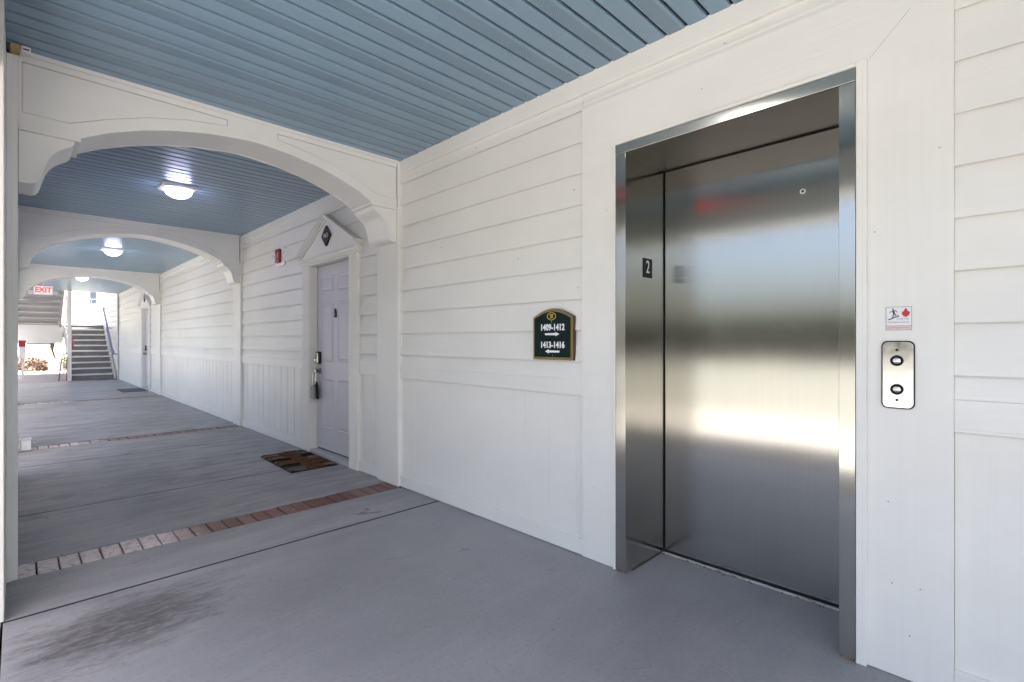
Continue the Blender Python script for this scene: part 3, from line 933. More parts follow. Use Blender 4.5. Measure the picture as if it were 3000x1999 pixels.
def archway(label, y0, dep, idx, xr=2.208):
    t = thing('archway', label, 'arch', (1.1, y0, 2.3), 'arches spanning the walk')
    xs = sorted(set([0.0, 0.014, 0.196, 0.238, 0.36, 0.534, 0.724, 0.954, 1.107, 1.26, 1.49, 1.68, 1.854, 1.976, 2.018, 2.2] + [0.238 + k * (1.976 - 0.238) / 40 for k in range(41)]))
    xs = [x for i, x in enumerate(xs) if i == 0 or x - xs[i - 1] > 1e-4]
    mb = MB()
    vs, fs_ = [], []
    for x in xs:
        z = arch_z(x)
        vs += [(x, y0, z), (x, y0, H + 0.005), (x, y0 + dep, H + 0.005), (x, y0 + dep, z)]
    for i in range(len(xs) - 1):
        a, b = i * 4, i * 4 + 4
        fs_ += [(a + k, b + k, b + (k + 1) % 4, a + (k + 1) % 4) for k in range(4)]
    fs_ += [(0, 1, 2, 3), tuple(len(vs) - 4 + k for k in (3, 2, 1, 0))]
    mb.add(vs, fs_).build('beam', 'beam', t)
    # face mouldings: the two spandrel panels are recessed behind them
    def facing(yf, yb, name):
        rail = MB()
        for a, b in zip(xs, xs[1:]):
            m = 0.5 * (a + b)
            mm = m if m <= 1.107 else 2.214 - m
            za, zb = arch_z(a) - 0.004, arch_z(b) - 0.004
            if 0.014 < mm < 0.954:
                pa, pb = panel_lo(a), panel_lo(b)
                ta = tb = 2.622
                rail.prism([(a, za), (b, zb), (b, pb), (a, pa)], 'y', yf, yb)
                rail.prism([(a, ta), (b, tb), (b, H + 0.004), (a, H + 0.004)], 'y', yf, yb)
            else:
                rail.prism([(a, za), (b, zb), (b, H + 0.004), (a, H + 0.004)], 'y', yf, yb)
        bm = bmesh.new()
        me = bpy.data.meshes.new(name)
        me.from_pydata(rail.v, [], rail.f)
        bm.from_mesh(me)
        bmesh.ops.remove_doubles(bm, verts=bm.verts, dist=1e-5)
        # drop faces doubled inside the run
        seen = {}
        for f in bm.faces:
            seen.setdefault(tuple(sorted(v.index for v in f.verts)), []).append(f)
        bmesh.ops.delete(bm, geom=[f for l in seen.values() if len(l) > 1 for f in l], context='FACES')
        bmesh.ops.recalc_face_normals(bm, faces=bm.faces)
        bm.to_mesh(me)
        bm.free()
        link(name, me, 'beam', t)
    for side in (0, 1):
        g = 0.003
        lo = [(0.014 + g, 2.365 + g), (0.196 - 0.002, 2.362 + g), (0.36, 2.436 + g), (0.534, 2.5 + g), (0.724, 2.548 + g), (0.954 - g, 2.581 + g), (0.954 - g, 2.622 - g), (0.014 + g, 2.622 - g)]
        if side:
            lo = [(2.214 - a, b) for a, b in lo]
            lo = [(min(a, 2.2), b) for a, b in lo]
        MB().prism(lo, 'y', y0 - 0.010, y0 - 0.0002).build('spandrel_panel', 'beam', t)
    facing(y0 - 0.013, y0 + 0.0, 'front_moulding')
    facing(y0 + dep, y0 + dep + 0.013, 'rear_moulding')
    box('crown_strip', 'beam', t, 0.0, xr - 0.001, y0 - 0.026, y0 - 0.0132, H - 0.022, H + 0.003, bevel=0.003)
    S = [(2.206, 2.2745), (1.992, 2.2745), (1.993, 2.262), (2.000, 2.248), (2.013, 2.236), (2.034, 2.222), (2.060, 2.201), (2.082, 2.174), (2.098, 2.140), (2.109, 2.105), (2.117, 2.070), (2.126, 2.040), (2.140, 2.020), (2.160, 2.011), (2.206, 2.012)]
    for side in (0, 1):
        P = S if side == 0 else [(2.208 - x, z) for x, z in S]
        bk = MB().prism(P, 'y', y0 + 0.004, y0 + dep - 0.004).build('bracket', 'beam', t, smooth=True)
        # edge bead on both faces and the cap plate
        E = [(p[0] + (0.006 if side == 0 else -0.006), p[1] + 0.004) for p in P]
        for yy in (y0 - 0.006, y0 + dep - 0.001):
            MB().prism(P[1:-1] + [(q[0], q[1]) for q in reversed(E[1:-1])], 'y', yy, yy + 0.0099).build('bead', 'beam', bk)
        a, b = (1.966, 2.2075) if side == 0 else (0.0005, 0.242)
        box('cap_plate', 'beam', bk, a, b, y0 - 0.017, y0 + dep + 0.017, 2.275, 2.2962, bevel=0.003)
    # pilaster against the wall
    pz = box('pilaster', 'trim', t, xr, W - 0.0005, y0 - 0.016, y0 + dep + 0.016, 0.003, H - 0.001, bevel=0.003)
    return t
archway('nearest white arched beam with scroll brackets, between the lobby and the walk', 3.560, 0.300, 0)
archway('middle white arched beam beyond the first apartment door', 7.630, 0.300, 1)
archway('farthest white arched beam, framing the stairs and the exit sign', 13.200, 0.330, 2)

# left columns that carry the arches
def column(label, y0, y1, yp, dep):
    t = thing('column', label, 'column', (-0.25, 0.5 * (y0 + y1), 0), 'columns on the open side of the walk')
    box('shaft', 'trim', t, -0.48, -0.042, y0, y1, 0.0, H, bevel=0.004)
    box('pilaster', 'weather', t, -0.0418, -0.0225, yp - 0.055, yp + dep + 0.01, 0.001, H - 0.045, bevel=0.0025)
    box('pilaster_face', 'weather', t, -0.0415, -0.0005, yp - 0.043, yp + dep + 0.0, 0.0, H - 0.04, bevel=0.0025)
    box('plinth', 'trim', t, -0.49, -0.052, y0 - 0.012, y1 + 0.01, -0.25, -0.002, bevel=0.003)
    return t
column('broad white column at the left edge of the photo', 3.030, 3.95, 3.560, 0.30)
column('white column behind the small white outlet box', 7.45, 8.05, 7.630, 0.30)
column('white column under the farthest arch on the open side', 13.0, 13.65, 13.200, 0.33)
hb = thing('header_beam', 'white header beam over the open side of the walk', 'beam', (-0.24, 8, 2.37))
box('lobby_lintel', 'trim', hb, -0.42, -0.06, -5.4, 3.94, 2.37, H + 0.06, bevel=0.004)
box('shade_lintel', 'trim', hb, -0.42, -0.06, 3.942, 8.04, 2.08, H + 0.06, bevel=0.004)  # header dropped lower here than its neighbours, shaped to darken this bay
box('far_lintel', 'trim', hb, -0.42, -0.06, 8.042, 19.6, 2.37, H + 0.06, bevel=0.004)

# scrap of timber and white clip where the column meets the soffit
tag(MB().prism([(-0.028, H - 0.040), (0.008, H - 0.040), (0.010, H - 0.012), (0.004, H - 0.002), (-0.026, H - 0.001)], 'y', 3.470, 3.515).build('timber_scrap', 'tan', bevel=0.002), 'scrap of bare tan wood wedged at the top of the left column', 'wood scrap')
cl = thing('white_clip', 'small white plastic clip under the blue soffit by the left column', 'clip', (0.03, 3.48, H - 0.035))
box('body', 'whiteplastic', cl, 0.012, 0.046, 3.475, 3.505, H - 0.034, H - 0.0005, bevel=0.002)
box('slot', 'black', cl, 0.018, 0.040, 3.4735, 3.4752, H - 0.020, H - 0.014)

# small white outlet box by the second column
ob = thing('outlet_box', 'small white weatherproof outlet box on the floor by the second column', 'outlet box', (0.06, 7.62, 0))
box('housing', 'whiteplastic', ob, 0.024, 0.102, 7.545, 7.60, 0.008, 0.122, bevel=0.006)
box('cover', 'whiteplastic', ob, 0.020, 0.107, 7.535, 7.605, 0.124, 0.138, bevel=0.005)
box('bracket', 'whiteplastic', ob, 0.0, 0.020, 7.55, 7.60, 0.003, 0.118, bevel=0.003)
MB().lathe((0.010, 7.57, 0.122), [(0.010, 0.0), (0.017, 0.018), (0.014, 0.040), (0.004, 0.052)], 'z', 14).build('sensor', 'whiteplastic', ob, smooth=True)
for z in (0.03, 0.10):
    MB().lathe((0.010, 7.5485, z), [(0.004, 0), (0.004, 0.001)], 'y', 10).build('screw', 'darkmetal', ob)

# unseen wall added on the open side to darken the bay behind it
cw = thing('shade_wall', 'unseen white boarded wall added between the two nearest columns to shade the walk', 'wall', (-0.25, 4.9, 0))
box('panel', 'board', cw, -0.30, -0.075, 3.955, 6.1, 0.0, 2.078)
box('end_board', 'trim', cw, -0.32, -0.055, 6.101, 6.20, 0.0, 2.078, bevel=0.003)
# ------------------------------------------------------------------ the further wall bays
def bay(label, y0, y1, holes):
    t = thing('siding_wall', label, 'wall', (W, 0.5 * (y0 + y1), 0), 'clapboard walls along the walk')
    clap_wall(t, y0, y1, holes)
    segs, y = [], y0 - 0.3
    for a, b, zt in holes:
        segs += [(y, a, 0, H), (a, b, zt, H)]
        y = b
    segs.append((y, y1 + 0.3, 0, H))
    backing(t, segs)
    return t
D1 = 4.873      # centre of the first door
D2 = 15.05
HW = 0.445
bay('white clapboard wall around the first apartment door, between the two nearest arches', 3.870, 7.618, [(D1 - HW - 0.02, D1 + HW + 0.02, 2.02)])
bay('long blank white clapboard wall between the middle and farthest arches', 7.94, 13.188, [])
bay('white clapboard wall around the far apartment door next to the stairs', 13.54, 19.60, [(D2 - HW - 0.02, D2 + HW + 0.02, 2.02)])
sw = thing('siding_wall', 'tall white clapboard wall rising beside the stair flight', 'wall', (W, 22, 0), 'clapboard walls along the walk')
for i in range(34):
    lap(sw, 19.64, 26.0, 0.09 + i * 0.176, 0.09 + (i + 1) * 0.176)
box('base_board', 'siding', sw, W - 0.02, W + 0.01, 19.64, 20.4, 0.0, 0.091)
backing(sw, [(19.61, 26, 0, 6.1)])
box('corner_board', 'trim', sw, W - 0.024, W + 0.06, 19.602, 19.638, 0, 6.0)

# ------------------------------------------------------------------ apartment doors
def slab_door(parent, xc, yc, num, detail=True):
    y0, y1 = yc - HW, yc + HW
    z0, z1 = 0.055, 2.000
    ds = box('door_slab', 'doorpaint', parent, xc, xc + 0.04, y0 + 0.004, y1 - 0.004, z0, z1, bevel=0.001)
    # raised panels with moulded rims, three rows of two
    for a, b in ((y0 + 0.115, yc - 0.058), (yc + 0.058, y1 - 0.115)):
        for c, d in ((1.715, 1.885), (0.985, 1.605), (0.275, 0.805)):
            rim = MB()
            w = 0.022
            def ring4(o, xo):
                return [(xo, a + o, c + o), (xo, b - o, c + o), (xo, b - o, d - o), (xo, a + o, d - o)]
            R0, R1, R2, R3 = ring4(0, xc - 0.0002), ring4(0.008, xc - 0.006), ring4(w, xc - 0.0012), ring4(w + 0.02, xc - 0.006)
            vs = R0 + R1 + R2 + R3
            fs_ = [(i + 4 * k, (i + 1) % 4 + 4 * k, (i + 1) % 4 + 4 * k + 4, i + 4 * k + 4) for k in range(3) for i in range(4)] + [(12, 13, 14, 15)]
            rim.add(vs, fs_)
            rim.build('panel', 'doorpaint', ds)
    return ds

def apartment_door(label, yc, plaque, hinge_gap=True):
    t = thing('apartment_door', label, 'door', (W, yc, 0), 'apartment doors on the walk')
    y0, y1 = yc - HW, yc + HW
    XS = W + 0.052
    PXf = W - 0.040
    ds = slab_door(t, XS, yc, plaque)
    box('door_void', 'gap', t, XS + 0.012, XS + 0.06, y0 - 0.018, y1 + 0.018, 0.0, 2.018)
    # jamb lining
    for a, b in ((y0 - 0.022, y0 - 0.004), (y1 + 0.004, y1 + 0.022)):
        box('jamb', 'trim', t, PXf + 0.006, XS + 0.02, a, b, 0.003, 2.016)
    box('head_jamb', 'trim', t, PXf + 0.006, XS + 0.02, y0 - 0.022, y1 + 0.022, 2.006, 2.022)
    box('threshold', 'pipe', t, W - 0.030, XS + 0.02, y0 - 0.002, y1 + 0.002, 0.001, 0.040, bevel=0.003)
    # fluted pilasters
    for a, b in ((y0 - 0.180, y0 - 0.0225), (y1 + 0.0225, y1 + 0.180)):
        w = b - a
        poly = [(W, a), (PXf, a)]
        for k in range(4):
            c = a + w * (0.17 + 0.22 * k)
            f = 0.011
            poly += [(PXf, c - f), (PXf + 0.006, c - f * 0.55), (PXf + 0.0085, c), (PXf + 0.006, c + f * 0.55), (PXf, c + f)]
        poly += [(PXf, b), (W, b)]
        MB().prism(poly, 'z', 0.002, 2.024).build('pilaster', 'trim', t)
    # entablature and pediment
    L0, L1 = y0 - 0.235, y1 + 0.235
    cor = MB()
    cor.prism([(W - 0.006, 2.0245), (PXf - 0.006, 2.0245), (PXf - 0.012, 2.036), (PXf - 0.028, 2.046), (PXf - 0.034, 2.058), (PXf - 0.046, 2.066), (PXf - 0.046, 2.078), (W - 0.006, 2.078)], 'y', L0, L1)
    cor.build('cornice', 'trim', t)
    ea, ap = 2.135, 2.470
    q0, q1 = L0 + 0.035, L1 - 0.035
    MB().prism([(q0, 2.0782), (q1, 2.0782), (q1, ea), (yc, ap), (q0, ea)], 'x', PXf, W - 0.006).build('pediment', 'trim', t)
    for s in (-1, 1):
        qe = q0 if s < 0 else q1
        rk = MB()
        for (e0, e1, xf, th) in ((0.0, 0.018, PXf - 0.046, 1), (0.018, 0.032, PXf - 0.034, 1), (0.032, 0.050, PXf - 0.018, 1)):
            dz = 0.0
            rk.prism([(qe, ea - e0), (yc, ap - e0), (yc, ap - e1), (qe, ea - e1)], 'x', xf, PXf - 0.0003)
        rk.build('raking_moulding', 'trim', t)
        box('end_return', 'trim', t, PXf - 0.030, PXf - 0.0005, qe - 0.020 if s > 0 else qe + 0.0, qe if s > 0 else qe + 0.020, 2.079, ea - 0.051, bevel=0.002)
        # pitched cap with a little overhang
        MB().prism([(qe + s * 0.02, ea - 0.010), (yc, ap + 0.0002), (yc, ap + 0.012), (qe + s * 0.02, ea + 0.003)], 'x', PXf - 0.056, W - 0.004).build('pediment_cap', 'trim', t)
    # diamond number plaque
    pzc = 2.262
    dm = MB().prism([(yc - 0.100, pzc - 0.008), (yc - 0.010, pzc - 0.104), (yc + 0.010, pzc - 0.104), (yc + 0.100, pzc - 0.008), (yc + 0.100, pzc + 0.008), (yc + 0.010, pzc + 0.104), (yc - 0.010, pzc + 0.104), (yc - 0.100, pzc + 0.008)], 'x', PXf - 0.016, PXf - 0.0005).build('number_plaque', 'black', t, bevel=0.004)
    text('numeral', plaque, 'letter', dm, (PXf - 0.0172, yc, pzc), UW, VW, 0.066, 0.0008, sx=0.80)
    # knocker with viewer
    kn = MB().prism([(yc - 0.016, 1.44), (yc - 0.021, 1.475), (yc - 0.012, 1.53), (yc + 0.012, 1.53), (yc + 0.021, 1.475), (yc + 0.016, 1.44)], 'x', XS - 0.014, XS - 0.0002).build('knocker', 'darkmetal', ds, bevel=0.003)
    MB().lathe((XS - 0.020, yc, 1.482), [(0.008, 0.0), (0.010, 0.004), (0.010, 0.008)], 'x', 16).build('viewer', 'nickel', ds, smooth=True)
    # keypad deadbolt and knob
    ky = y1 - 0.075
    lk = MB().prism(rrect(ky - 0.036, ky + 0.036, 0.955, 1.085, 0.02), 'x', XS - 0.034, XS - 0.0002).build('deadbolt_keypad', 'darkmetal', t, bevel=0.004)
    box('keypad_face', 'nickel', lk, XS - 0.038, XS - 0.0342, ky - 0.026, ky + 0.026, 0.968, 1.072, bevel=0.0015)
    box('turn_piece', 'nickel', lk, XS - 0.062, XS - 0.0382, ky - 0.006, ky + 0.016, 0.985, 1.010, bevel=0.003)
    kb = MB().lathe((XS - 0.072, ky, 0.878), [(0.010, 0.0), (0.024, 0.006), (0.028, 0.020), (0.022, 0.034), (0.012, 0.044), (0.012, 0.060), (0.032, 0.064), (0.034, 0.072)], 'x', 28).build('door_knob', 'brass', t, smooth=True)
    return t
door1 = apartment_door('grey six panel apartment door with a key lockbox on its knob and pilasters beside it', D1, '1413')
door2 = apartment_door('far apartment door with a small pediment, beside the stairs', D2, '1415')

# key lockbox hung on the first knob
kx, ky = W + 0.052 - 0.060, D1 + HW - 0.075
lb = thing('key_lockbox', 'grey key lockbox hanging by its shackle from the apartment door knob', 'lockbox', (kx, ky, 0.585))
sh = MB().tube([(kx - 0.005, ky + 0.024, 0.735), (kx - 0.006, ky + 0.034, 0.79), (kx - 0.004, ky + 0.036, 0.84), (kx, ky + 0.022, 0.893), (kx, ky, 0.905), (kx, ky - 0.022, 0.893), (kx - 0.002, ky - 0.030, 0.84), (kx - 0.004, ky - 0.022, 0.735)], 0.0055, 10)
sh.build('shackle', 'nickel', lb, smooth=True)
MB().prism([(ky - 0.046, 0.585), (ky + 0.046, 0.585), (ky + 0.044, 0.66), (ky + 0.034, 0.712), (ky + 0.016, 0.728), (ky - 0.016, 0.728), (ky - 0.034, 0.712), (ky - 0.044, 0.66)], 'x', kx - 0.030, kx - 0.006).build('cover', 'greybox', lb, bevel=0.005)
MB().prism([(ky - 0.048, 0.583), (ky + 0.048, 0.583), (ky + 0.046, 0.665), (ky + 0.034, 0.735), (ky + 0.016, 0.765), (ky - 0.016, 0.765), (ky - 0.034, 0.735), (ky - 0.046, 0.665)], 'x', kx - 0.0055, kx + 0.026).build('case', 'black', lb, bevel=0.004)
MB().lathe((kx - 0.0330, ky + 0.012, 0.690), [(0.008, 0), (0.008, 0.003)], 'x', 14).build('release_button', 'black', lb)

# door mats
mt = MB()
nx_, ny_ = 24, 46
mx0, mx1, my0, my1 = 1.765, 2.205, 4.60, 5.46
vs = []
for j in range(ny_ + 1):
    for i in range(nx_ + 1):
        u, v = i / nx_, j / ny_
        e = 0.006 * math.sin(9 * u) * (1 if v in (0, 1) else 0)
        hgt = 0.019 + 0.005 * math.sin(40 * v + 2 * math.sin(5 * u)) + random.uniform(-0.0012, 0.0012)
        if i in (0, nx_) or j in (0, ny_):
            hgt = 0.010
        vs.append((mx0 + (mx1 - mx0) * u + 0.02 * (v - 0.5), my0 + (my1 - my0) * v + e, hgt))
fs_ = [(j * (nx_ + 1) + i, j * (nx_ + 1) + i + 1, (j + 1) * (nx_ + 1) + i + 1, (j + 1) * (nx_ + 1) + i) for j in range(ny_) for i in range(nx_)]
mt.add(vs, fs_)
m1 = thing('door_mat', 'brown and rust striped woven doormat in front of the grey apartment door', 'doormat', (1.98, 5.03, 0), 'doormats')
mt.build('pile', 'doormat', m1, smooth=True)
MB().prism([(mx0 - 0.010, my0), (mx1 - 0.010, my0), (mx1 + 0.010, my1), (mx0 + 0.010, my1)], 'z', 0.0006, 0.0062).build('rubber_base', 'black', m1)
tag(box('door_mat', 'greymat', None, 1.72, 2.20, 14.6, 15.55, 0.0006, 0.012, bevel=0.004), 'plain grey doormat in front of the far apartment door', 'doormat', 'doormats')

# fire alarm strobe
al = thing('fire_alarm', 'red fire alarm strobe on a white back plate beside the first apartment door', 'fire alarm', (W - 0.02, 6.17, 2.11))
MB().prism(rrect(6.055, 6.315, 2.105, 2.325, 0.03), 'x', W - 0.030, W - 0.004).build('back_plate', 'whiteplastic', al, bevel=0.004)
rb = MB().prism(rrect(6.125, 6.262, 2.135, 2.302, 0.022), 'x', W - 0.060, W - 0.0302).build('housing', 'red', al, bevel=0.008)
MB().prism([(W - 0.060, 2.165), (W - 0.088, 2.178), (W - 0.094, 2.205), (W - 0.082, 2.228), (W - 0.060, 2.236)], 'y', 6.205, 6.262).build('strobe_lens', 'clear', al, bevel=0.004)
text('lettering', 'FIRE', 'letter', rb, (W - 0.0608, 6.165, 2.222), (0, 0, -1), (0, -1, 0), 0.04, 0.0006, sx=0.9)

# ------------------------------------------------------------------ ceiling lamps
def lamp(label, x, y, lit='lamp'):
    t = thing('ceiling_lamp', label, 'ceiling light', (x, y, H), 'lamps under the soffit')
    s, s2 = 0.148, 0.118
    pl = MB()
    # square pan with hollow sides
    def ringp(r, dip, z):
        pts = []
        for k in range(4):
            for f in (0, 0.25, 0.5, 0.75):
                a = R(45 + 90 * k)
                c0 = Vector((math.cos(a), math.sin(a))) * r * 1.414
                a = R(135 + 90 * k)
                c1 = Vector((math.cos(a), math.sin(a))) * r * 1.414
                p = c0.lerp(c1, f)
                p *= 1 - dip * math.sin(math.pi * f)
                pts.append((x + p.x, y + p.y, z))
        return pts
    r0, r1, r2, r3 = ringp(s, 0.08, H - 0.001), ringp(s, 0.08, H - 0.010), ringp(s * 0.86, 0.05, H - 0.028), ringp(s * 0.80, 0.03, H - 0.030)
    vs = r0 + r1 + r2 + r3
    n = 16
    fs_ = [(i + n * k, (i + 1) % n + n * k, (i + 1) % n + n * (k + 1), i + n * (k + 1)) for k in range(3) for i in range(n)] + [tuple(range(n)), tuple(range(3 * n, 4 * n))]
    pl.add(vs, fs_)
    pl.build('pan', 'whiteplastic', t, smooth=True)
    prof = [(0.112, -0.0305)]
    for k in range(1, 10):
        a = R(90 * k / 9.4)
        prof.append((0.112 * math.cos(a), -0.0305 - 0.078 * math.sin(a)))
    MB().lathe((x, y, H), prof, 'z', 36).build('glass_bowl', lit, t, smooth=True)
    MB().lathe((x, y, H), [(0.006, -0.106), (0.010, -0.112), (0.004, -0.122)], 'z', 12).build('finial', 'whiteplastic', t, smooth=True)
    return t
lamp('lit ceiling lamp over the lobby, just above the photo', 1.09, 1.13, 'lampwarm')
lamp('lit ceiling lamp with square pan nearest the camera', 1.09, 5.63)
lamp('lit ceiling lamp in the middle bay, second from the camera', 1.08, 10.17)
lamp('ceiling lamp farthest away, before the stairs', 1.03, 14.85)

# ------------------------------------------------------------------ exit signs
def exit_sign(label, x, y, face=-1):
    t = thing('exit_sign', label, 'exit sign', (x, y, 2.17), 'exit signs')
    box('housing', 'whiteplastic', t, x - 0.155, x + 0.155, y - 0.02, y + 0.02, 2.165, 2.365, bevel=0.006)
    box('lit_face', 'exitface', t, x - 0.14, x + 0.14, y - 0.0225, y - 0.0202, 2.18, 2.35)
    text('lettering', 'EXIT', 'exitred', t, (x, y - 0.0235, 2.265), (1, 0, 0), (0, 0, 1), 0.155, 0.001, bold=0.004, sx=0.80)
    for s in (-1, 1):
        MB().lathe((x + s * 0.19, y - 0.03, 2.215), [(0.03, 0.0), (0.045, 0.002), (0.045, 0.03), (0.025, 0.05)], 'y', 20).build('lamp_head', 'whiteplastic', t, smooth=True)
        box('arm', 'whiteplastic', t, min(x + s * 0.1555, x + s * 0.19), max(x + s * 0.1555, x + s * 0.19), y - 0.006, y + 0.006, 2.20, 2.215)
    MB().tube([(x, y, 2.36), (x, y, H - 0.004)], 0.010, 10).build('stem', 'whiteplastic', t, smooth=True)
    MB().lathe((x, y, H - 0.016), [(0.05, 0.0), (0.055, 0.004), (0.055, 0.015)], 'z', 20).build('canopy', 'whiteplastic', t, smooth=True)
    return t
exit_sign('lit exit sign with two lamp heads hanging before the stairs', 0.375, 14.3)
xs = thing('exit_sign', 'red lit exit sign hung over the lobby, just above the photo', 'exit sign', (0.15, 2.37, 2.56), 'exit signs')
box('housing', 'red', xs, 0.130, 0.170, 2.20, 2.54, 2.555, 2.668, bevel=0.005)
box('lit_face', 'exitred', xs, 0.1702, 0.1725, 2.212, 2.528, 2.564, 2.660)
text('lettering', 'EXIT', 'letter', xs, (0.1730, 2.37, 2.612), (0, 1, 0), (0, 0, 1), 0.10, 0.0008, sx=0.8)
box('canopy', 'whiteplastic', xs, 0.125, 0.175, 2.30, 2.44, 2.6685, H - 0.0005)

# ------------------------------------------------------------------ stairs at the far end
st = thing('staircase', 'straight stair flight with dark risers and pale nosings climbing to the landing', 'stairs', (1.7, 20.1, 0))
ys0, rise, going, nst = 20.12, 0.1785, 0.290, 10
sx0, sx1 = 1.15, 2.16
for k in range(nst):
    y = ys0 + k * going
    z = (k + 1) * rise
    box('tread', 'tread', st, sx0 + 0.004, sx1 - 0.004, y - 0.022, y + going + 0.02, z - 0.045, z, bevel=0.005)
    box('riser', 'riser', st, sx0 + 0.01, sx1 - 0.01, y + 0.006, y + 0.02, z - rise + 0.002, z - 0.046)
    box('nosing', 'nosing', st, sx0 + 0.002, sx1 - 0.002, y - 0.030, y - 0.0225, z - 0.040, z + 0.003, bevel=0.002)
for a, b in ((sx0 - 0.05, sx0), (sx1, sx1 + 0.05)):
    MB().prism([(ys0 - 0.10, 0.0), (ys0 + 0.12, 0.0), (ys0 + nst * going + 0.05, nst * rise - 0.20), (ys0 + nst * going + 0.05, nst * rise + 0.06), (ys0 + nst * going - 0.06, nst * rise + 0.06), (ys0 - 0.10, 0.10)], 'x', a, b).build('stringer', 'pipe', st)
yl = ys0 + nst * going + 0.055
ld = thing('landing', 'pale concrete stair landing with a deep white fascia', 'landing', (1.1, yl + 0.6, 1.6))
box('deck', 'tread', ld, -0.25, W - 0.03, yl, yl + 1.3, 1.60, 1.785, bevel=0.004)
box('fascia', 'trim', ld, -0.25, 1.09, yl - 0.06, yl - 0.003, 1.13, 1.745, bevel=0.004)
box('post', 'trim', ld, -0.22, -0.06, yl - 0.03, yl + 0.1, -0.02, 1.598)
box('post', 'trim', ld, -0.22, -0.06, yl + 1.1, yl + 1.25, -0.02, 1.598)
box('post', 'trim', ld, 2.03, 2.19, yl + 1.1, yl + 1.25, -0.02, 1.598)
# upper flight coming back towards the camera
uf = thing('upper_stair_flight', 'grey stepped underside of the upper stair flight, seen left of the stairs', 'stairs', (0.4, 21.5, 1.8))
for k in range(11):
    y = yl + 0.02 - k * going
    z = 1.785 + (k + 1) * rise
    box('step', 'underside', uf, -0.15, 1.00, y - going - 0.004, y, z - 0.075, z, bevel=0.004)
    box('riser', 'underside', uf, -0.145, 0.995, y - 0.022, y - 0.0045, z - rise + 0.002, z - 0.076)
for a, b in ((-0.20, -0.15), (1.00, 1.05)):
    MB().prism([(yl + 0.03, 1.62), (yl + 0.03, 1.95), (yl - 11 * going, 1.95 + 11 * rise), (yl - 11 * going, 1.62 + 11 * rise)], 'x', a, b).build('stringer', 'underside', uf)
# newel column between the flights
nw = thing('newel_column', 'slim white square column standing between the two stair flights', 'column', (1.095, 20.2, 0))
box('shaft', 'trim', nw, 1.052, 1.144, 19.95, 20.045, -0.01, 5.5, bevel=0.004)
box('base_block', 'trim', nw, 1.04, 1.098, 19.93, 19.949, -0.015, 0.12, bevel=0.003)
# handrails
def rail(name, label, parts, group='stair handrails'):
    t = thing(name, label, 'handrail', parts[0][1][0], group)
    for nm, pts, r, mat in parts:
        MB().tube(pts, r, 10).build(nm, mat, t, smooth=True)
    return t
yE = ys0 + nst * going
rail('handrail', 'wall side stair handrail sloping up beside the white siding', [
    ('top_rail', [(2.12, 19.78, 0.80), (2.12, 19.90, 0.88), (2.12, ys0 + 0.1, 0.98), (2.12, yE, nst * rise + 0.92), (2.12, yE + 0.15, nst * rise + 0.95)], 0.028, 'railpaint'),
    ('end_return', [(2.12, 19.78, 0.80), (2.19, 19.80, 0.79), (W - 0.02, 19.80, 0.79)], 0.018, 'railpaint'),
    ('wall_bracket', [(2.12, 21.3, 1.68), (2.17, 21.3, 1.63), (W - 0.018, 21.3, 1.63)], 0.009, 'darkmetal'),
    ('wall_bracket', [(2.12, 22.4, 2.38), (2.17, 22.4, 2.33), (W - 0.018, 22.4, 2.33)], 0.009, 'darkmetal')])
rail('handrail', 'maroon handrail on the open side of the stairs', [
    ('top_rail', [(1.19, ys0 + 0.15, 1.02), (1.19, yE, nst * rise + 0.95), (1.19, yE + 0.2, nst * rise + 0.95)], 0.028, 'maroon'),
    ('post', [(1.19, ys0 + 0.9, 0.72), (1.19, ys0 + 0.9, 1.50)], 0.016, 'pipe'),
    ('post', [(1.19, yE - 0.05, nst * rise - 0.02), (1.19, yE - 0.05, nst * rise + 0.93)], 0.016, 'maroon')])
rail('guard_rail', 'dark guard rail across the back of the stair landing', [
    ('top_rail', [(-0.15, yl + 1.2, 2.76), (W - 0.12, yl + 1.2, 2.76)], 0.022, 'railpaint'),
    ('bottom_rail', [(-0.15, yl + 1.2, 1.86), (W - 0.12, yl + 1.2, 1.86)], 0.018, 'railpaint'),
    ('post', [(W - 0.12, yl + 1.2, 1.785), (W - 0.12, yl + 1.2, 3.00)], 0.020, 'railpaint'),
    ('post', [(W - 0.30, yl + 1.2, 1.785), (W - 0.30, yl + 1.2, 2.76)], 0.014, 'railpaint'),
    ('post', [(1.1, yl + 1.2, 1.785), (1.1, yl + 1.2, 2.76)], 0.014, 'railpaint'),
    ('post', [(-0.1, yl + 1.2, 1.785), (-0.1, yl + 1.2, 2.76)], 0.020, 'railpaint')])
rail('floor_rail', 'low looped maroon rail standing left of the stair foot', [
    ('loop', [(0.86, 20.0, 0.0), (0.93, 20.0, 0.72), (0.965, 20.0, 0.80), (1.02, 20.0, 0.83), (1.05, 20.0, 0.84)], 0.016, 'maroon'),
    ('stay', [(0.97, 20.0, 0.0), (0.985, 20.0, 0.80)], 0.012, 'pipe'),
    ('stay', [(1.03, 19.92, 0.0), (1.04, 19.92, 0.72)], 0.012, 'maroon')])
tag(MB().tube([(W - 0.045, 19.62, 0.0), (W - 0.045, 19.62, 3.2)], 0.022, 12).build('conduit_pipe', 'pipe', smooth=True), 'vertical grey conduit pipe on the wall corner by the stairs', 'pipe')
uc = thing('utility_cabinet', 'grey utility cabinet with a red top, at the far left beyond the walk', 'cabinet', (0.14, 22.2, 0))
box('body', 'pipe', uc, 0.02, 0.17, 22.35, 22.6, 0.62, 1.02, bevel=0.01)
box('red_top', 'red', uc, 0.01, 0.18, 22.33, 22.62, 1.022, 1.22, bevel=0.01)
box('stand', 'pipe', uc, 0.08, 0.14, 22.42, 22.5, -0.02, 0.619)

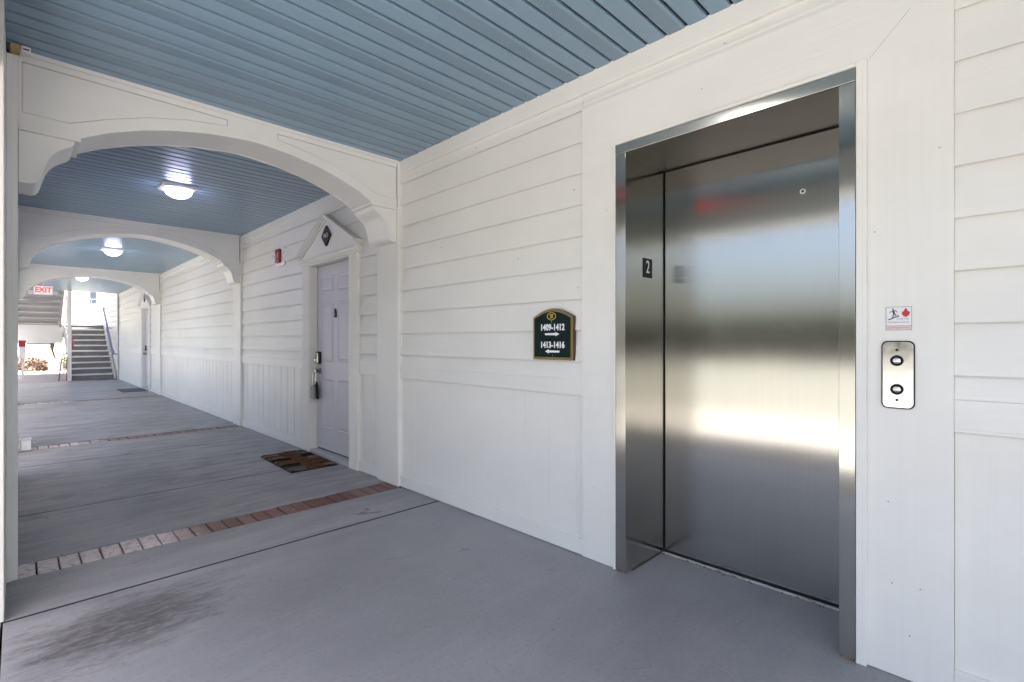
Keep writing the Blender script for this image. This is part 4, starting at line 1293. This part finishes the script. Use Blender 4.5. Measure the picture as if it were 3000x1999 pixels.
# ------------------------------------------------------------------ the rest of the building
bl = thing('apartment_block', 'upper storey and core of the white apartment block above the walk', 'building', (6, 6, 0))
box('upper_storey', 'cream', bl, -1.05, 11.0, -5.4, 19.58, H + 0.065, 6.0)
box('core', 'cream', bl, 2.76, 11.0, -5.4, 26.0, -0.2, H + 0.06)
box('stair_side', 'cream', bl, W + 0.065, 11.0, 19.62, 26.0, H + 0.07, 6.0)
box('eaves', 'trim', bl, -1.75, 11.6, -6.0, 19.9, 6.002, 6.14)
MB().prism([(-1.75, 6.142), (11.6, 6.142), (5.0, 8.6)], 'y', -6.0, 19.9).build('roof', 'roofing', bl)
box('soffit_edge', 'trim', bl, -1.05, -0.425, -5.4, 19.58, H + 0.012, H + 0.064)

# ------------------------------------------------------------------ vegetation
def leaves(mb, c, rad, n, size, flat=1.0):
    for i in range(n):
        while True:
            p = Vector((random.uniform(-1, 1), random.uniform(-1, 1), random.uniform(-1, 1)))
            if 0.25 < p.length < 1:
                break
        p = Vector((c[0] + p.x * rad[0], c[1] + p.y * rad[1], c[2] + p.z * rad[2]))
        s = size * random.uniform(0.6, 1.3)
        u = Vector((random.gauss(0, 1), random.gauss(0, 1), random.gauss(0, 0.6))).normalized()
        w = u.cross(Vector((random.gauss(0, 1), random.gauss(0, 1), random.gauss(0, 1)))).normalized()
        mb.add([p - u * s, p + w * s * 0.45, p + u * s, p - w * s * 0.45], [(0, 1, 2, 3)])

def tree(label, x, y, h, rad, nl=5200, mat='leaf', group='trees on the open side', size=0.13, z0=-0.16):
    t = thing('tree', label, 'tree', (x, y, z0), group)
    tr = MB()
    tr.tube([(x, y, z0), (x + 0.08, y, z0 + h * 0.25), (x - 0.05, y + 0.1, z0 + h * 0.5), (x, y, z0 + h * 0.8)], [0.03 * h, 0.022 * h, 0.016 * h, 0.006 * h], 10)
    br = MB()
    cr = MB()
    for k in range(9):
        a = k * 2.4
        rr = rad * random.uniform(0.45, 0.85)
        zc = z0 + h * random.uniform(0.52, 0.92)
        e = (x + rr * math.cos(a), y + rr * math.sin(a), zc)
        br.tube([(x, y, z0 + h * random.uniform(0.35, 0.55)), (x + 0.5 * rr * math.cos(a), y + 0.5 * rr * math.sin(a), zc - h * 0.06), e], [0.010 * h, 0.006 * h, 0.002 * h], 6)
        q = rad * random.uniform(0.32, 0.5)
        leaves(cr, e, (q, q, q * 0.75), nl // 10, size)
    leaves(cr, (x, y, z0 + h * 0.85), (rad * 0.55, rad * 0.55, h * 0.16), nl // 10, size)
    tr.build('trunk', 'bark', t, smooth=True)
    br.build('branches', 'bark', t, smooth=True)
    cr.build('crown', mat, t)
    return t
tree('leafy shade tree at the edge of the lot, behind the camera', -22, -14, 6.5, 2.6, mat='leafpale')
tree('tall green tree at the edge of the lot, beyond the stairs', -20, 34, 8.0, 3.0)
tree('small rusty leaved tree in the gravel bed beyond the stairs', 1.05, 29.0, 1.95, 0.45, nl=700, mat='leafrust', group='garden plants beyond the stairs', size=0.07, z0=-0.02)

def hedge(label, x0, x1, y0, y1, h, n, z0=-0.15, mat='leafdark', group='hedges', size=0.07):
    t = thing('hedge', label, 'hedge', (0.5 * (x0 + x1), 0.5 * (y0 + y1), z0), group)
    mb = MB()
    for i in range(n):
        p = Vector((random.uniform(x0, x1), random.uniform(y0, y1), z0 + random.uniform(0.02, 1) * h * (1 + 0.08 * math.sin(random.random() * 6))))
        if random.random() < 0.75:
            f = random.choice((0, 1, 2))
            if f == 0: p.x = x1 + random.gauss(0, 0.05)
            elif f == 1: p.z = z0 + h + random.gauss(0, 0.06)
            else: p.y = random.choice((y0, y1)) + random.gauss(0, 0.05)
        s = size * random.uniform(0.6, 1.4)
        u = Vector((random.gauss(0, 1), random.gauss(0, 1), random.gauss(0, 1))).normalized()
        w = u.cross(Vector((random.gauss(0, 1), random.gauss(0, 1), random.gauss(0, 1)))).normalized()
        mb.add([p - u * s, p + w * s * 0.5, p + u * s, p - w * s * 0.5], [(0, 1, 2, 3)])
    mb.build('foliage', mat, t)
    MB().box(x0 + 0.08, x1 - 0.08, y0 + 0.08, y1 - 0.08, z0, z0 + h - 0.1).build('branch_mass', 'bark', t)
hedge('long dark hedge along the far side of the pale lot', -31.5, -30, -40, 66, 2.7, 14000, size=0.3)
hedge('low brownish shrub bed beyond the stairs, left of the small tree', -0.6, 0.75, 27.5, 28.5, 0.42, 1400, z0=-0.02, mat='leafrust', group='garden plants beyond the stairs')
hedge('low grey green shrub bed beyond the stairs, right of the small tree', 1.35, 2.8, 27.5, 28.6, 0.46, 1400, z0=-0.02, mat='leafpale', group='garden plants beyond the stairs')
tag(MB().lathe((1.08, 27.4, -0.02), [(0.14, 0.0), (0.17, 0.10), (0.13, 0.28), (0.16, 0.38), (0.10, 0.50)], 'z', 9).build('garden_stone', 'rock'), 'pale upright garden stone between the two shrub beds', 'stone')

# ------------------------------------------------------------------ buildings opposite and beyond
def house(label, x0, x1, y0, y1, h, face, wm, nwin, storeys=2):
    t = thing('house', label, 'building', (0.5 * (x0 + x1), 0.5 * (y0 + y1), -0.16), 'neighbouring apartment blocks')
    box('wall', wm, t, x0, x1, y0, y1, -0.2, h)
    ov = 0.5
    if face == 'x':
        MB().prism([(x0 - ov, h + 0.002), (x1 + ov, h + 0.002), (x1 + ov, h + 0.2), (0.5 * (x0 + x1), h + 2.2), (x0 - ov, h + 0.2)], 'y', y0 - ov, y1 + ov).build('roof', 'roofing', t)
    else:
        MB().prism([(y0 - ov, h + 0.002), (y1 + ov, h + 0.002), (y1 + ov, h + 0.2), (0.5 * (y0 + y1), h + 2.2), (y0 - ov, h + 0.2)], 'x', x0 - ov, x1 + ov).build('roof', 'roofing', t)
    for s in range(storeys):
        zc = 1.6 + s * 2.9
        a, b = (y0, y1) if face == 'x' else (x0, x1)
        for k in range(nwin):
            c = a + (b - a) * (k + 0.5) / nwin
            if face == 'x':
                f = box('window', 'trim', t, x1 + 0.002, x1 + 0.06, c - 0.7, c + 0.7, zc - 0.75, zc + 0.75)
                box('pane', 'glass', f, x1 + 0.061, x1 + 0.07, c - 0.6, c + 0.6, zc - 0.65, zc + 0.65)
            else:
                f = box('window', 'trim', t, c - 0.7, c + 0.7, y0 - 0.06, y0 - 0.002, zc - 0.75, zc + 0.75)
                box('pane', 'glass', f, c - 0.6, c + 0.6, y0 - 0.07, y0 - 0.061, zc - 0.65, zc + 0.65)
        if face == 'x':
            box('belt_board', 'trim', t, x1 + 0.002, x1 + 0.08, y0, y1, zc + 1.05, zc + 1.25)
            box('belt_board', 'trim', t, x1 + 0.002, x1 + 0.05, y0, y1, zc + 0.80, zc + 0.86)
    return t
house('pale green three storey apartment block across the lot', -46, -33, -95, -45, 9.2, 'x', 'palegreen', 8, 3)
house('pale apartment block far beyond the stairs', -7, 9, 46, 56, 6.2, 'y', 'cream', 5)
